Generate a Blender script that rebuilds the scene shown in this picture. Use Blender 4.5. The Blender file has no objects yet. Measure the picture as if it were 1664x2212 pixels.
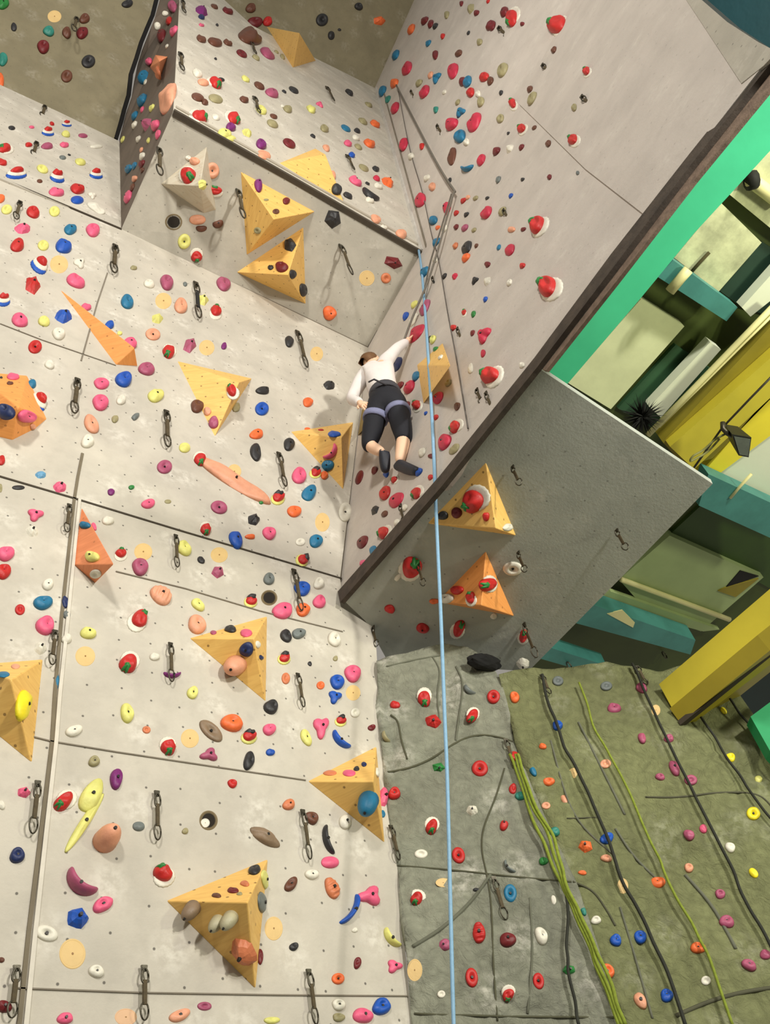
import bpy, bmesh, math, random
from mathutils import Vector, Matrix, noise
from mathutils.bvhtree import BVHTree
import mathutils.geometry as mg

# ------------------------------------------------------------ camera, world, lights
V = Vector
F, CX, CY = 1777.0, 832.0, 1106.0          # focal length and centre in pixels of the 1664x2212 frame
Zc = V((-483, -1684, 1777)).normalized()
Xc = V((2918, 1039, 1777)); Xc = (Xc - Zc*(Xc.dot(Zc))).normalized()
Yc = Zc.cross(Xc)
M3 = Matrix((Xc, Yc, Zc))
CAM = V((0, 0, 1.6))
scn = bpy.context.scene
cd = bpy.data.cameras.new('camera'); cam = bpy.data.objects.new('camera', cd)
scn.collection.objects.link(cam); scn.camera = cam
cd.sensor_fit = 'VERTICAL'; cd.sensor_height = 24; cd.lens = F/2212*24
cd.clip_start = .05; cd.clip_end = 200
rt, up, bk = M3 @ V((1,0,0)), M3 @ V((0,-1,0)), M3 @ V((0,0,-1))
mw = Matrix((rt, up, bk)).transposed().to_4x4(); mw.translation = CAM
cam.matrix_world = mw
w = bpy.data.worlds.new('World'); scn.world = w; w.use_nodes = True
bg = w.node_tree.nodes['Background']
bg.inputs[0].default_value = (1.0, .93, .82, 1); bg.inputs[1].default_value = .23
def area(name, loc, tgt, size, power, col):
    l = bpy.data.lights.new(name, 'AREA'); l.shape = 'DISK'; l.size = size; l.energy = power; l.color = col
    o = bpy.data.objects.new(name, l); scn.collection.objects.link(o)
    o.location = loc; o.rotation_euler = (V(tgt)-V(loc)).to_track_quat('-Z', 'Y').to_euler()
area('floodlight_right', (2.2, -4.6, 4.2), (2.4, 3, 5.6), .35, 210, (1, .95, .86))
area('floodlight_left', (-3.0, -4.0, 8.0), (.2, 3.2, 7.6), .9, 330, (1, .95, .86))
area('floodlight_high', (0.4, -1.5, 10.8), (2.3, 2.5, 13), 1.0, 60, (1, .94, .85))
area('fill_lip', (2.2, -3.2, 4.6), (3.1, -.9, 6.0), .3, 80, (1, .97, .92))  # area light added to brighten the mint beam and the wall's lip
area('fill_behind_overhang', (5.4, -2.4, 3.3), (4.6, .2, 6.0), .5, 85, (1, 1, .74))  # added greenish fill for the far beams and rock wall, no fixture there
scn.view_settings.view_transform = 'Standard'
scn.view_settings.look = 'None'
scn.view_settings.exposure = 0.46
scn.view_settings.gamma = 1
scn.view_settings.use_curve_mapping = False
random.seed(7)

# ------------------------------------------------------------ pixel <-> place helpers
def ray(px, py): return (M3 @ V((px-CX, py-CY, F))).normalized()
def hit(px, py, p, n):
    r = ray(px, py); return CAM + r*((V(p)-CAM).dot(n)/r.dot(n))
def proj(p):
    c = M3.transposed() @ (V(p)-CAM); return (CX+F*c.x/c.z, CY+F*c.y/c.z)
def pln(a, b, c):
    n = (b-a).cross(c-a).normalized()
    if n.dot(CAM-a) < 0: n.negate()
    return (a.copy(), n)
def on(pl, px, py): return hit(px, py, pl[0], pl[1])
XD, YD, ZD = V((1,0,0)), V((0,1,0)), V((0,0,1))
D = 4.954655854727732*.65
PW = (V((0, D, 0)), V((0,-1,0)))
W = lambda x, y: on(PW, x, y)
A0, B0 = W(738, 1270), W(795, 750)
PR = pln(A0, B0, A0+YD)
Rp = lambda x, y: on(PR, x, y)
U0 = Rp(910, 545)
PU = (U0, V((0,-1,0)))
Up = lambda x, y: on(PU, x, y)
x0 = W(262, 495).x
PF = (V((x0,0,0)), V((-1,0,0)))
Fp = lambda x, y: on(PF, x, y)
PL2 = pln(W(262,495), W(262,495)+XD, Fp(258,305))
PL1 = pln(Fp(258,305), Fp(258,305)+XD, Fp(345,0))
PRU = pln(U0, U0+YD, Up(810,190))
PT = pln(Up(810,190), Up(810,190)+XD, on(PRU, 895, 0))
PO = pln(W(262,495), W(795,750), U0)
k_ = Rp(1170,785); o_ = hit(1540,1045,k_,YD)
PP = pln(k_, o_, k_+YD)
dP = (on(PP,1055,1425)-CAM).length
S1c = CAM + ray(1055,1425)*dP*.965
PS1 = pln(W(815,1430), W(890,2212), S1c)
sa = on(PS1,1112,1600); sb = on(PS1,1345,2212)
PS2 = pln(sa, sb, sa + V((math.cos(math.radians(-33)), math.sin(math.radians(-33)), 0)))

# ------------------------------------------------------------ materials
def lin(c): return tuple(((v/255)/12.92 if v <= 10 else ((v/255+.055)/1.055)**2.4) for v in c)+(1,)
def newmat(name, rough=.7, metal=0):
    m = bpy.data.materials.new(name); m.use_nodes = True
    b = m.node_tree.nodes['Principled BSDF']; b.inputs['Roughness'].default_value = rough; b.inputs['Metallic'].default_value = metal
    return m, m.node_tree.nodes, m.node_tree.links, b
def mixc(nd, lk, fac, a, b, mode='MIX'):
    n = nd.new('ShaderNodeMix'); n.data_type = 'RGBA'; n.blend_type = mode
    for s, v in ((n.inputs[0], fac), (n.inputs[6], a), (n.inputs[7], b)):
        if hasattr(v, 'links'): lk.new(v, s)
        else: s.default_value = v
    return n.outputs[2]
def ramp(nd, lk, src, pts):
    r = nd.new('ShaderNodeValToRGB'); e = r.color_ramp.elements
    while len(e) < len(pts): e.new(.5)
    for k, (p, v) in enumerate(pts): e[k].position = p; e[k].color = (v, v, v, 1)
    lk.new(src, r.inputs[0]); return r.outputs[0]
def noise_n(nd, lk, vec, scale, detail=4, rough=.6, dist=0):
    n = nd.new('ShaderNodeTexNoise'); n.inputs['Scale'].default_value = scale; n.inputs['Detail'].default_value = detail
    n.inputs['Roughness'].default_value = rough; n.inputs['Distortion'].default_value = dist
    if vec is not None: lk.new(vec, n.inputs['Vector'])
    return n.outputs[0]
def bump(nd, lk, h, b, st, dist=.01):
    n = nd.new('ShaderNodeBump'); n.inputs['Strength'].default_value = st; n.inputs['Distance'].default_value = dist
    lk.new(h, n.inputs['Height']); lk.new(n.outputs[0], b.inputs['Normal'])
def wallmat(name, base, chalk=.6, dots=1, dirt=.5, chalkc=(232,228,216), rough=.85, bstr=.35):
    m, nd, lk, b = newmat(name, rough)
    uv = nd.new('ShaderNodeUVMap').outputs[0]
    c = lin(base); dk = tuple(v*.66 for v in c[:3])+(1,)
    n1 = ramp(nd, lk, noise_n(nd, lk, uv, 2.2, 5), [(.35, 0), (.7, dirt)])
    col = mixc(nd, lk, n1, c, dk)
    n2 = ramp(nd, lk, noise_n(nd, lk, uv, 9, 3), [(.5, 0), (.75, dirt*.55)])
    col = mixc(nd, lk, n2, col, dk)
    v = nd.new('ShaderNodeTexVoronoi'); v.voronoi_dimensions = '2D'; v.inputs['Scale'].default_value = 2.6
    lk.new(uv, v.inputs['Vector'])
    s = ramp(nd, lk, v.outputs['Distance'], [(.02, chalk), (.30, 0)])
    nn = ramp(nd, lk, noise_n(nd, lk, uv, 22, 3), [(.4, 0), (.62, 1)])
    f = nd.new('ShaderNodeMath'); f.operation = 'MULTIPLY'; lk.new(s, f.inputs[0]); lk.new(nn, f.inputs[1])
    col = mixc(nd, lk, f.outputs[0], col, lin(chalkc))
    if dots:
        v2 = nd.new('ShaderNodeTexVoronoi'); v2.voronoi_dimensions = '2D'; v2.inputs['Scale'].default_value = 6.2; v2.inputs['Randomness'].default_value = .38
        lk.new(uv, v2.inputs['Vector'])
        d = ramp(nd, lk, v2.outputs['Distance'], [(.026, dots*.85), (.044, 0)])
        col = mixc(nd, lk, d, col, lin((50, 46, 42)))
    lk.new(col, b.inputs['Base Color'])
    bump(nd, lk, noise_n(nd, lk, uv, 55 if bstr < 1 else 16, 6, .65, 0 if bstr < 1 else 1.5), b, bstr, .006 if bstr < 1 else .02)
    return m
def woodmat(name, base, dots=.85):
    m, nd, lk, b = newmat(name, .55)
    uv = nd.new('ShaderNodeUVMap').outputs[0]
    mp = nd.new('ShaderNodeMapping'); mp.inputs['Scale'].default_value = (2, 16, 1); lk.new(uv, mp.inputs[0])
    g = ramp(nd, lk, noise_n(nd, lk, mp.outputs[0], 2.2, 5, .6, 1.2), [(.35, 0), (.75, .6)])
    c = lin(base)
    col = mixc(nd, lk, g, c, (c[0]*.72, c[1]*.58, c[2]*.42, 1))
    v = nd.new('ShaderNodeTexVoronoi'); v.voronoi_dimensions = '2D'; v.inputs['Scale'].default_value = 8.5; v.inputs['Randomness'].default_value = .3
    lk.new(uv, v.inputs['Vector'])
    d = ramp(nd, lk, v.outputs['Distance'], [(.045, dots), (.07, 0)])
    col = mixc(nd, lk, d, col, lin((85, 52, 22)))
    lk.new(col, b.inputs['Base Color'])
    return m
_pc = {}
def plain(name, rgb, rough=.55, var=.18, scale=9, metal=0, bs=.15):
    if name in _pc: return _pc[name]
    m, nd, lk, b = newmat(name, rough, metal)
    tc = nd.new('ShaderNodeTexCoord').outputs['Object']
    c = lin(rgb)
    n = ramp(nd, lk, noise_n(nd, lk, tc, scale, 4), [(.38, 0), (.72, 1)])
    col = mixc(nd, lk, n, c, tuple(v*(1-var) for v in c[:3])+(1,))
    lk.new(col, b.inputs['Base Color'])
    if bs: bump(nd, lk, noise_n(nd, lk, tc, scale*5, 3), b, bs, .01)
    _pc[name] = m; return m

MW = wallmat('wall_paint_light', (202, 196, 182), .6, .9, .6)
MO = wallmat('wall_paint_half_shaded', (184, 179, 165), .25, .6, .6)  # shade of down-facing and turned-away panels put into a darker wall colour
MRR = wallmat('wall_paint_right', (202, 194, 185), .25, .25, .38)
MDK = wallmat('wall_paint_shaded', (136, 128, 102), .15, .3, .6)  # shadow of the alcove and top overhang put into the wall colour
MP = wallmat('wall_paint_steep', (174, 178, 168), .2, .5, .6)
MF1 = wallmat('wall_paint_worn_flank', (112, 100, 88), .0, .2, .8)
MS1 = wallmat('rock_texture_grey', (144, 146, 128), .5, .12, 1.0, bstr=1)
MS2 = wallmat('rock_texture_bounce_tint', (126, 130, 88), .3, .1, .8, chalkc=(205,205,180), bstr=1)  # olive tint carries yellow-green bounce light in the base colour
WOODY = woodmat('plywood_yellow', (242, 198, 112), .7)
WOODO = woodmat('plywood_orange', (242, 164, 88), .5)
WOODP = woodmat('plywood_peach', (240, 152, 104), .3)
WOODG = woodmat('plywood_whitewashed', (206, 200, 182), .3)
SEAM = plain('seam_dark', (72, 64, 52), .9)
SEAML = plain('seam_soft', (130, 122, 108), .9)

# ------------------------------------------------------------ mesh helpers
COL = scn.collection
def mesh_obj(name, verts, faces, mat, parent=None, smooth=False, kind=None, slots=None, mi=None):
    me = bpy.data.meshes.new(name); me.from_pydata([tuple(v) for v in verts], [], faces); me.update()
    for m in ([mat] if slots is None else slots): me.materials.append(m)
    if mi:
        for p, k in zip(me.polygons, mi): p.material_index = k
    if smooth:
        for p in me.polygons: p.use_smooth = True
    o = bpy.data.objects.new(name, me); COL.objects.link(o)
    if parent: o.parent = parent
    if kind: o['kind'] = kind
    return o
def planar_uv(me, org=None):
    uv = me.uv_layers.new(name='UVMap')
    for p in me.polygons:
        n = p.normal; r = ZD if abs(n.z) < .9 else YD
        a = r.cross(n).normalized(); b = n.cross(a)
        for li in p.loop_indices:
            c = me.vertices[me.loops[li].vertex_index].co
            uv.data[li].uv = (c.dot(a), c.dot(b))
BV, BF, BT = [], [], []      # geometry holds are fixed to
SURF = {}
def reg(verts, tris, tag):
    b = len(BV); BV.extend(verts)
    for t in tris: BF.append(tuple(b+i for i in t)); BT.append(tag)
def tri_poly(vs): return [tuple(t) for t in mg.tessellate_polygon([vs])]
def panel(name, vs, mat, tag=None, thick=.06, kind='structure', n=None, holes=None):
    """a flat wall panel with real thickness behind its face"""
    vs = [V(v) for v in vs]
    tr = tri_poly(vs)
    nn = V((0,0,0))
    for t in tr:
        c = (vs[t[1]]-vs[t[0]]).cross(vs[t[2]]-vs[t[0]])
        if c.dot(CAM-vs[t[0]]) < 0: c.negate()
        nn += c
    nn.normalize() if n is None else None
    if n is not None: nn = n
    tr = [t if (vs[t[1]]-vs[t[0]]).cross(vs[t[2]]-vs[t[0]]).dot(nn) > 0 else (t[0], t[2], t[1]) for t in tr]
    N = len(vs); back = [v - nn*thick for v in vs]
    faces = list(tr) + [(a+N, c+N, b+N) for a, b, c in tr]
    for i in range(N): faces.append((i, (i+1) % N, (i+1) % N+N, i+N))
    o = mesh_obj(name, vs+back, faces, mat, kind=kind)
    bm = bmesh.new(); bm.from_mesh(o.data); bmesh.ops.recalc_face_normals(bm, faces=bm.faces); bm.to_mesh(o.data); bm.free()
    planar_uv(o.data)
    if tag: reg(vs, tr, tag)
    return o
tn = [0]
def trim(pts, pl, width, mat, up_=.006, name=None, tag=None):
    """a strip lying along a polyline on a plane"""
    n = pl[1]; vs = []; N = len(pts)
    P = [on(pl, *p) + n*up_ for p in pts]
    for i, p in enumerate(P):
        d = (P[min(i+1, N-1)]-P[max(i-1, 0)]).normalized(); s = n.cross(d)*width/2
        vs += [p-s, p+s, p-s-n*(up_+.03), p+s-n*(up_+.03)]
    fs = []
    for i in range(N-1):
        a, b = i*4, i*4+4
        fs += [(a, a+1, b+1, b), (a, b, b+2, a+2), (a+1, a+3, b+3, b+1), (a+2, b+2, b+3, a+3)]
    fs += [(0, 2, 3, 1), (4*N-4, 4*N-3, 4*N-1, 4*N-2)]
    tn[0] += 1
    o = mesh_obj(name or 'trim_%d' % tn[0], vs, fs, mat, kind='structure')
    planar_uv(o.data); return o
def tag(o, label, cat, group=None, kind=None):
    o['label'] = label; o['category'] = cat
    if group: o['group'] = group
    if kind: o['kind'] = kind
def empty(name, loc=(0,0,0)):
    o = bpy.data.objects.new(name, None); COL.objects.link(o); o.location = loc; o.empty_display_size = .1; return o
def local(o, root):
    o.parent = root; o.matrix_parent_inverse = Matrix.Translation(root.location).inverted()

# ------------------------------------------------------------ the climbing walls
front = [(-220,300),(0,385),(262,495),(795,750),(765,1000),(735,1250),(741,1287),(800,1330),(812,1380),(815,1430),(823,1600),(832,1720),(845,1800),(860,1880),(890,2212),(905,2420),(-220,2500)]
panel('wall_front', [W(*p) for p in front], MW, 'front wall', .16, n=PW[1])
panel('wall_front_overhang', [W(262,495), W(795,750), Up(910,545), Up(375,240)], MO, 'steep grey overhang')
panel('wall_front_upper', [Up(*p) for p in [(375,240),(910,545),(810,190),(745,157),(680,125),(545,55),(485,0),(430,-70),(386,-70),(388,0)]], MW, 'upper front wall', n=PU[1])
panel('wall_left_upper', [on(PL2,*p) for p in [(-220,290),(0,385),(262,495),(258,305),(130,243),(0,183),(-220,80)]], MW, 'upper left wall', n=PL2[1])
wavy = [(250,300),(262,262),(268,238),(278,205),(283,160),(295,125),(305,92),(318,60),(330,32),(338,0),(350,-70)]
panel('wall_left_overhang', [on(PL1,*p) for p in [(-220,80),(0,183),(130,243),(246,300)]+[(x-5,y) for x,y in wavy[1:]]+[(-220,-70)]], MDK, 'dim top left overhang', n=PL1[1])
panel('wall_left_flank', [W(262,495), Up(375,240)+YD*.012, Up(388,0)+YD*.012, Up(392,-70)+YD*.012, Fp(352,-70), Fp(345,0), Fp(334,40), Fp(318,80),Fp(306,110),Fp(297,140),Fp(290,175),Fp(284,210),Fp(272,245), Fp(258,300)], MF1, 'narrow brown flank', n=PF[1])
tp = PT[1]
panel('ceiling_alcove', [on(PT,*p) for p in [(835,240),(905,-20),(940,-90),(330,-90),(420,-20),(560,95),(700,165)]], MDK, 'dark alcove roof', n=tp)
trim(wavy, (PL1[0]+PL1[1]*-.02, PL1[1]), .05, plain('gap_shadow', (14,13,12), .95), .01)  # black strip stands in for the shadow inside the gap
def crease(t): return U0 - YD*t
tt = 0
while proj(crease(tt))[1] > -90: tt += .02
panel('wall_right', [Rp(*p) for p in [(738,1290),(735,1250),(765,1000),(795,750),(910,545)]] + [crease(tt)] +
      [Rp(*p) for p in [(1500,-90),(1800,-60),(1664,140),(1500,345),(1330,560),(1170,782),(960,1040)]], MRR, 'right wall', n=PR[1])
panel('wall_right_upper', [U0, Up(810,190), on(PRU,895,0), on(PRU,940,-90), crease(tt)], MRR, 'right wall', n=PRU[1])
def near(pl, x, y, f): p = on(pl, x, y); return CAM+(p-CAM)*f
panel('wall_right_raised_panel', [near(PR,1112,215,.994), near(PR,1265,365,.994), near(PR,1398,468,.994), near(PR,1488,347,.985), near(PR,1642,150,.975), near(PR,1600,178,.975), near(PR,1478,-8,.955), near(PR,1440,-90,.95), near(PR,1060,-90,.975)], MRR, 'raised corner panel of the right wall')
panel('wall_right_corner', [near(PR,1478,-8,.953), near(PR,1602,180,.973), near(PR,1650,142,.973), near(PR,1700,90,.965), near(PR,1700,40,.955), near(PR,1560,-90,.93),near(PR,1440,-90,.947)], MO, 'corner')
panel('wall_right_steep', [on(PP,*p) for p in [(742,1296),(960,1052),(1168,798),(1540,1045),(1340,1250),(1142,1450),(1060,1445),(985,1480),(850,1450),(790,1342)]], MP, 'steep grey prow', .05, n=PP[1])
# lip band of worn timber along the foot of the right wall
BAND = plain('timber_lip', (74, 64, 54), .8, .5, 14)
BANDL = plain('timber_lip_worn', (128, 108, 92), .8, .45, 22)
def strip(name, pts, mat, pl, lift=.03, thick=.1):
    return panel(name, [on(pl,*p)+pl[1]*lift for p in pts], mat, None, thick, n=pl[1])
strip('trim_40', [(738,1282),(960,1032),(1165,778),(1330,556),(1500,340),(1664,136),(1760,20),(1760,42),(1664,160),(1500,368),(1335,585),(1170,800),(962,1058),(744,1305)], BAND, PR, .03, .03)
strip('trim_41', [(1172,798),(1335,585),(1500,368),(1664,160),(1760,42),(1760,68),(1664,190),(1500,390),(1330,610),(1180,800)], BANDL, PR, .0, .02)
# panel joints
def seam(pts, pl, w_, mat=SEAM, up_=.006): trim(pts, pl, w_, mat, up_)
seam([(-100,1000),(0,1030),(160,1077),(400,1150),(600,1209),(738,1250)], PW, .011)
seam([(-100,345),(0,386),(262,496)], PW, .018, up_=.012)
seam([(-100,1550),(110,1602),(250,1625),(450,1655),(660,1686)], PW, .006, SEAML)
seam([(250,1235),(400,1272),(560,1320),(740,1365)], PW, .007, SEAML)
seam([(30,2135),(300,2145),(600,2150),(880,2152)], PW, .005, SEAML)
seam([(0,700),(90,735),(250,790)], PW, .007, SEAML)
seam([(232,590),(210,655),(175,780)], PW, .009, SEAML)
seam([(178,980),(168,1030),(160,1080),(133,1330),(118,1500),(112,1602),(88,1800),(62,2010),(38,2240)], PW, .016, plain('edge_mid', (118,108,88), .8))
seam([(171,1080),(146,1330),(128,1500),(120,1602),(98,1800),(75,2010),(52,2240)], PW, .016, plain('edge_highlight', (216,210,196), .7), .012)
seam([(262,494),(500,608),(795,750)], PW, .012, SEAML)
seam([(375,241),(640,391),(910,546)], PU, .05, SEAM, .02)
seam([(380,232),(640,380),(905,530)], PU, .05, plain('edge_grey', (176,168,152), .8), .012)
seam([(795,750),(850,650),(908,548)], PR, .02, SEAM, .004)
seam([(910,545),(860,365),(812,192)], PRU, .07, plain('corner_strip', (206,203,196), .7), .02)
seam([(925,545),(880,380),(830,200)], PRU, .02, SEAML, .01)

# sculpted rock walls
def sculpt(name, pl, poly, mat, tagname, amp, seed, step=.055):
    P3 = [on(pl,*p) for p in poly]; n = pl[1]
    a = (ZD - n*ZD.dot(n)).normalized().cross(n).normalized(); b = n.cross(a)
    o_ = P3[0]; P2 = [((p-o_).dot(a), (p-o_).dot(b)) for p in P3]
    bm = bmesh.new()
    vs = [bm.verts.new(p) for p in P3]
    f = bm.faces.new(vs)
    x_0 = min(p[0] for p in P2); x_1 = max(p[0] for p in P2); y_0 = min(p[1] for p in P2); y_1 = max(p[1] for p in P2)
    k = x_0+step
    while k < x_1:
        bmesh.ops.bisect_plane(bm, geom=bm.verts[:]+bm.edges[:]+bm.faces[:], plane_co=o_+a*k, plane_no=a); k += step
    k = y_0+step
    while k < y_1:
        bmesh.ops.bisect_plane(bm, geom=bm.verts[:]+bm.edges[:]+bm.faces[:], plane_co=o_+b*k, plane_no=b); k += step
    bmesh.ops.triangulate(bm, faces=bm.faces)
    for v in bm.verts:
        p = v.co*1.0; q = V((p.dot(a)*1.6+seed, p.dot(b)*1.1, seed))
        w_ = q + V((noise.noise(q*1.7), noise.noise(q*1.9+V((9,0,0))), 0))*.5
        h = noise.noise(q)*.9 + abs(noise.noise(w_*2.3+V((3,1,0))))*.9 + abs(noise.noise(w_*6))*.35*max(0, noise.noise(q*.8+V((0,5,0)))+.35) + noise.noise(q*9)*.06
        v.co = p + n*amp*h
    bm.normal_update()
    me = bpy.data.meshes.new(name)
    uv = bm.loops.layers.uv.new('UVMap')
    for f in bm.faces:
        if f.normal.dot(n) < 0: f.normal_flip()
        f.smooth = True
        for l in f.loops: l[uv].uv = (l.vert.co.dot(a), l.vert.co.dot(b))
    bm.verts.index_update(); bm.to_mesh(me)
    reg([v.co.copy() for v in bm.verts], [tuple(v.index for v in f.verts) for f in bm.faces], tagname)
    bm.free(); me.materials.append(mat)
    o = bpy.data.objects.new(name, me); COL.objects.link(o); o['kind'] = 'structure'
    md = o.modifiers.new('thickness', 'SOLIDIFY'); md.thickness = .08; md.offset = -1
    return o
s1 = [(813,1434),(835,1424),(880,1418),(960,1398),(1010,1404),(1055,1428),(1080,1470),(1098,1540),(1112,1600),(1160,1735),(1240,1915),(1345,2212),(1385,2330),(898,2330),(889,2212),(860,1880),(832,1720),(822,1600)]
sculpt('wall_right_rock', PS1, s1, MS1, 'grey rock wall', .07, 3, .035)
s2 = [(1076,1466),(1120,1458),(1170,1456),(1240,1444),(1310,1428),(1370,1440),(1432,1450),(1500,1440),(1580,1480),(1625,1545),(1690,1650),(1760,1800),(1790,2330),(1385,2330),(1345,2212),(1240,1915),(1160,1735),(1112,1600),(1098,1540)]
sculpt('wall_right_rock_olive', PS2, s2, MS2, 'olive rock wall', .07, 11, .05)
RS = plain('rock_seam', (84,84,64), .9)
# ------------------------------------------------------------ gym floor, far ceiling with its beams
def slab(name, pts, z, thick, mat, kind='structure'):
    vs = [hit(x, y, (0,0,z), ZD) for x, y in pts]
    return panel(name, vs, mat, None, thick, kind, n=V((0,0,-1)))
PALES = plain('panel_pale_stained', (214,218,170), .8, .5, 5)
G = lambda n, c, r=.6, v=.2, s=2.5, bs=.1: plain(n, c, r, v, s, 0, bs)
fl = mesh_obj('floor', [(-6,-9,0),(9,-9,0),(9,3.8,0),(-6,3.8,0),(-6,-9,-.1),(9,-9,-.1),(9,3.8,-.1),(-6,3.8,-.1)],
              [(0,1,2,3),(7,6,5,4),(0,4,5,1),(1,5,6,2),(2,6,7,3),(3,7,4,0)], G('mat_grey', (120,120,112), .8), kind='structure')
OLIVE, DGRN = G('ceiling_olive_dark', (70,84,30)), G('ceiling_green_dark', (52,92,60))
MINT, PALE, TEAL = G('beam_mint', (84,224,166), .35, .2, 1.3), G('panel_pale', (222,228,178), .7, .16, 3), G('beam_teal', (72,140,130), .5, .3, 3)
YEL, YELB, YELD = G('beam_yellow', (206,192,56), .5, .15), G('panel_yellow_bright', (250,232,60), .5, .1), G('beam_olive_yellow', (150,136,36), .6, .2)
PALEG, CREAM = G('panel_pale_green', (168,186,128), .7, .12), G('pole_cream', (232,226,160), .5, .1)
WHT = G('panel_white', (236,242,214), .7, .06)
slab('ceiling', [(1140,760),(1560,240),(1900,-150),(2600,900),(2300,2000),(1500,1560),(1120,1500)], 6.5, .1, OLIVE)
slab('ceiling.001', [(1335,882),(1460,745),(1540,800),(1410,925)], 6.47, .05, DGRN)
slab('ceiling.002', [(1447,1155),(1515,1092),(1700,1178),(1700,1290)], 6.47, .05, G('ceiling_green_deep', (58,84,26)))
slab('ceiling.003', [(1555,628),(1646,522),(1720,570),(1720,700),(1603,664)], 6.47, .05, G('ceiling_green_bottle', (32,62,46)))
zp = 6.40
slab('trim_60', [(1168,795),(1330,600),(1500,392),(1664,190),(1760,70),(1780,190),(1664,326),(1500,504),(1383,646),(1224,832)], 5.36, .12, MINT)
slab('trim_61', [(1227,827),(1385,646),(1479,705),(1320,884)], zp, .1, PALE)
slab('trim_62', [(1457,557),(1557,437),(1646,524),(1553,630)], zp, .1, PALES)
slab('trim_63', [(1575,419),(1664,312),(1760,210),(1760,560),(1664,492)], zp, .1, PALES)
slab('trim_64', [(1403,879),(1535,739),(1558,755),(1428,902)], 6.34, .08, WHT)
slab('trim_65', [(1603,664),(1700,556),(1740,590),(1622,684)], 6.34, .08, WHT)
slab('trim_66', [(1421,598),(1455,562),(1594,664),(1570,694)], 6.25, .12, TEAL)
slab('trim_67', [(1480,1008),(1432,955),(1700,668),(1760,720),(1700,826),(1540,990)], 6.1, .14, YELD)
slab('trim_68', [(1500,1014),(1448,965),(1556,870),(1700,742),(1730,800),(1664,860)], 6.02, .1, YEL)
slab('trim_69', [(1512,1030),(1664,852),(1720,800),(1720,900),(1532,1040)], 6.1, .14, YELB)
slab('trim_70', [(1532,1026),(1560,990),(1664,890),(1760,800),(1760,1130),(1664,1090)], 6.12, .1, WHT)
slab('trim_71', [(1531,1024),(1700,1102),(1700,1178),(1510,1092)], 5.95, .14, TEAL)
slab('trim_72', [(1338,1252),(1447,1157),(1650,1247),(1515,1364),(1400,1322)], zp, .1, PALEG)
slab('trim_73', [(1240,1345),(1283,1307),(1503,1383),(1492,1414)], 6.15, .2, TEAL)
slab('trim_74', [(1165,1422),(1192,1400),(1311,1438),(1262,1450)], 6.1, .16, TEAL)
slab('trim_75', [(1300,1294),(1320,1278),(1555,1360),(1520,1364),(1390,1330)], 6.36, .05, PALEG)
# flaked cream patch on the beam
slab('trim_76', [(1312,1326),(1345,1318),(1372,1345),(1368,1356)], 6.145, .01, CREAM)
# opening in the pale green panel
slab('window_1', [(1568,1270),(1600,1233),(1640,1245),(1590,1262)], zp-.01, .02, plain('opening_dark', (20,20,14), .9))
slab('trim_77', [(1552,1277),(1567,1270),(1592,1262),(1640,1250),(1590,1290)], zp-.015, .02, YELD)
# big yellow beam running into the olive rock wall: two faces
y1 = [(1424,1478),(1664,1272),(1760,1190),(1800,1300),(1664,1412),(1470,1562)]
y1u = [(1470,1562),(1664,1405),(1800,1300),(1800,1420),(1664,1455),(1545,1546)]
za = on(PS2,1450,1500)
def beam_pt(x, y, f=1): 
    # vertical face of the beam: plane with +Y direction through its near end
    return on(PBm, x, y)
e0 = CAM+(on(PS2,1424,1478)-CAM)*.98; e1 = hit(1470,1562,e0,YD)
PBm = pln(e0, e1, e0+YD)
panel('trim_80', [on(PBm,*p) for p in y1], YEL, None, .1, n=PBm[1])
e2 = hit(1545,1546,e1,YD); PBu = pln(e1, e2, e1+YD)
panel('trim_81', [on(PBu,*p) for p in [(1470,1562),(1664,1405),(1800,1300),(1800,1330),(1664,1452),(1545,1546)]], G('beam_yellow_shaded', (176,160,44), .5, .15), None, .1, n=PBu[1])  # underside shade put into a darker copy of the beam's yellow
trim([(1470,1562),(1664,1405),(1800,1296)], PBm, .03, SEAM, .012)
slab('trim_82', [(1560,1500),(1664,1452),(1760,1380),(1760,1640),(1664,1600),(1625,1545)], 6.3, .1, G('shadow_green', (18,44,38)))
slab('trim_83', [(1523,-5),(1600,62),(1668,106),(1800,160),(1800,-220),(1440,-120)], 4.75, .1, G('beam_petrol', (16,84,98), .5, .2))
GRN = G('panel_emerald', (26,150,92), .5, .2)
gp = near(PS2,1640,1540,.95); 
panel('trim_84', [near(PS2,*p,.95) for p in [(1622,1548),(1700,1490),(1700,1660),(1664,1622)]], GRN, None, .08)

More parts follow.
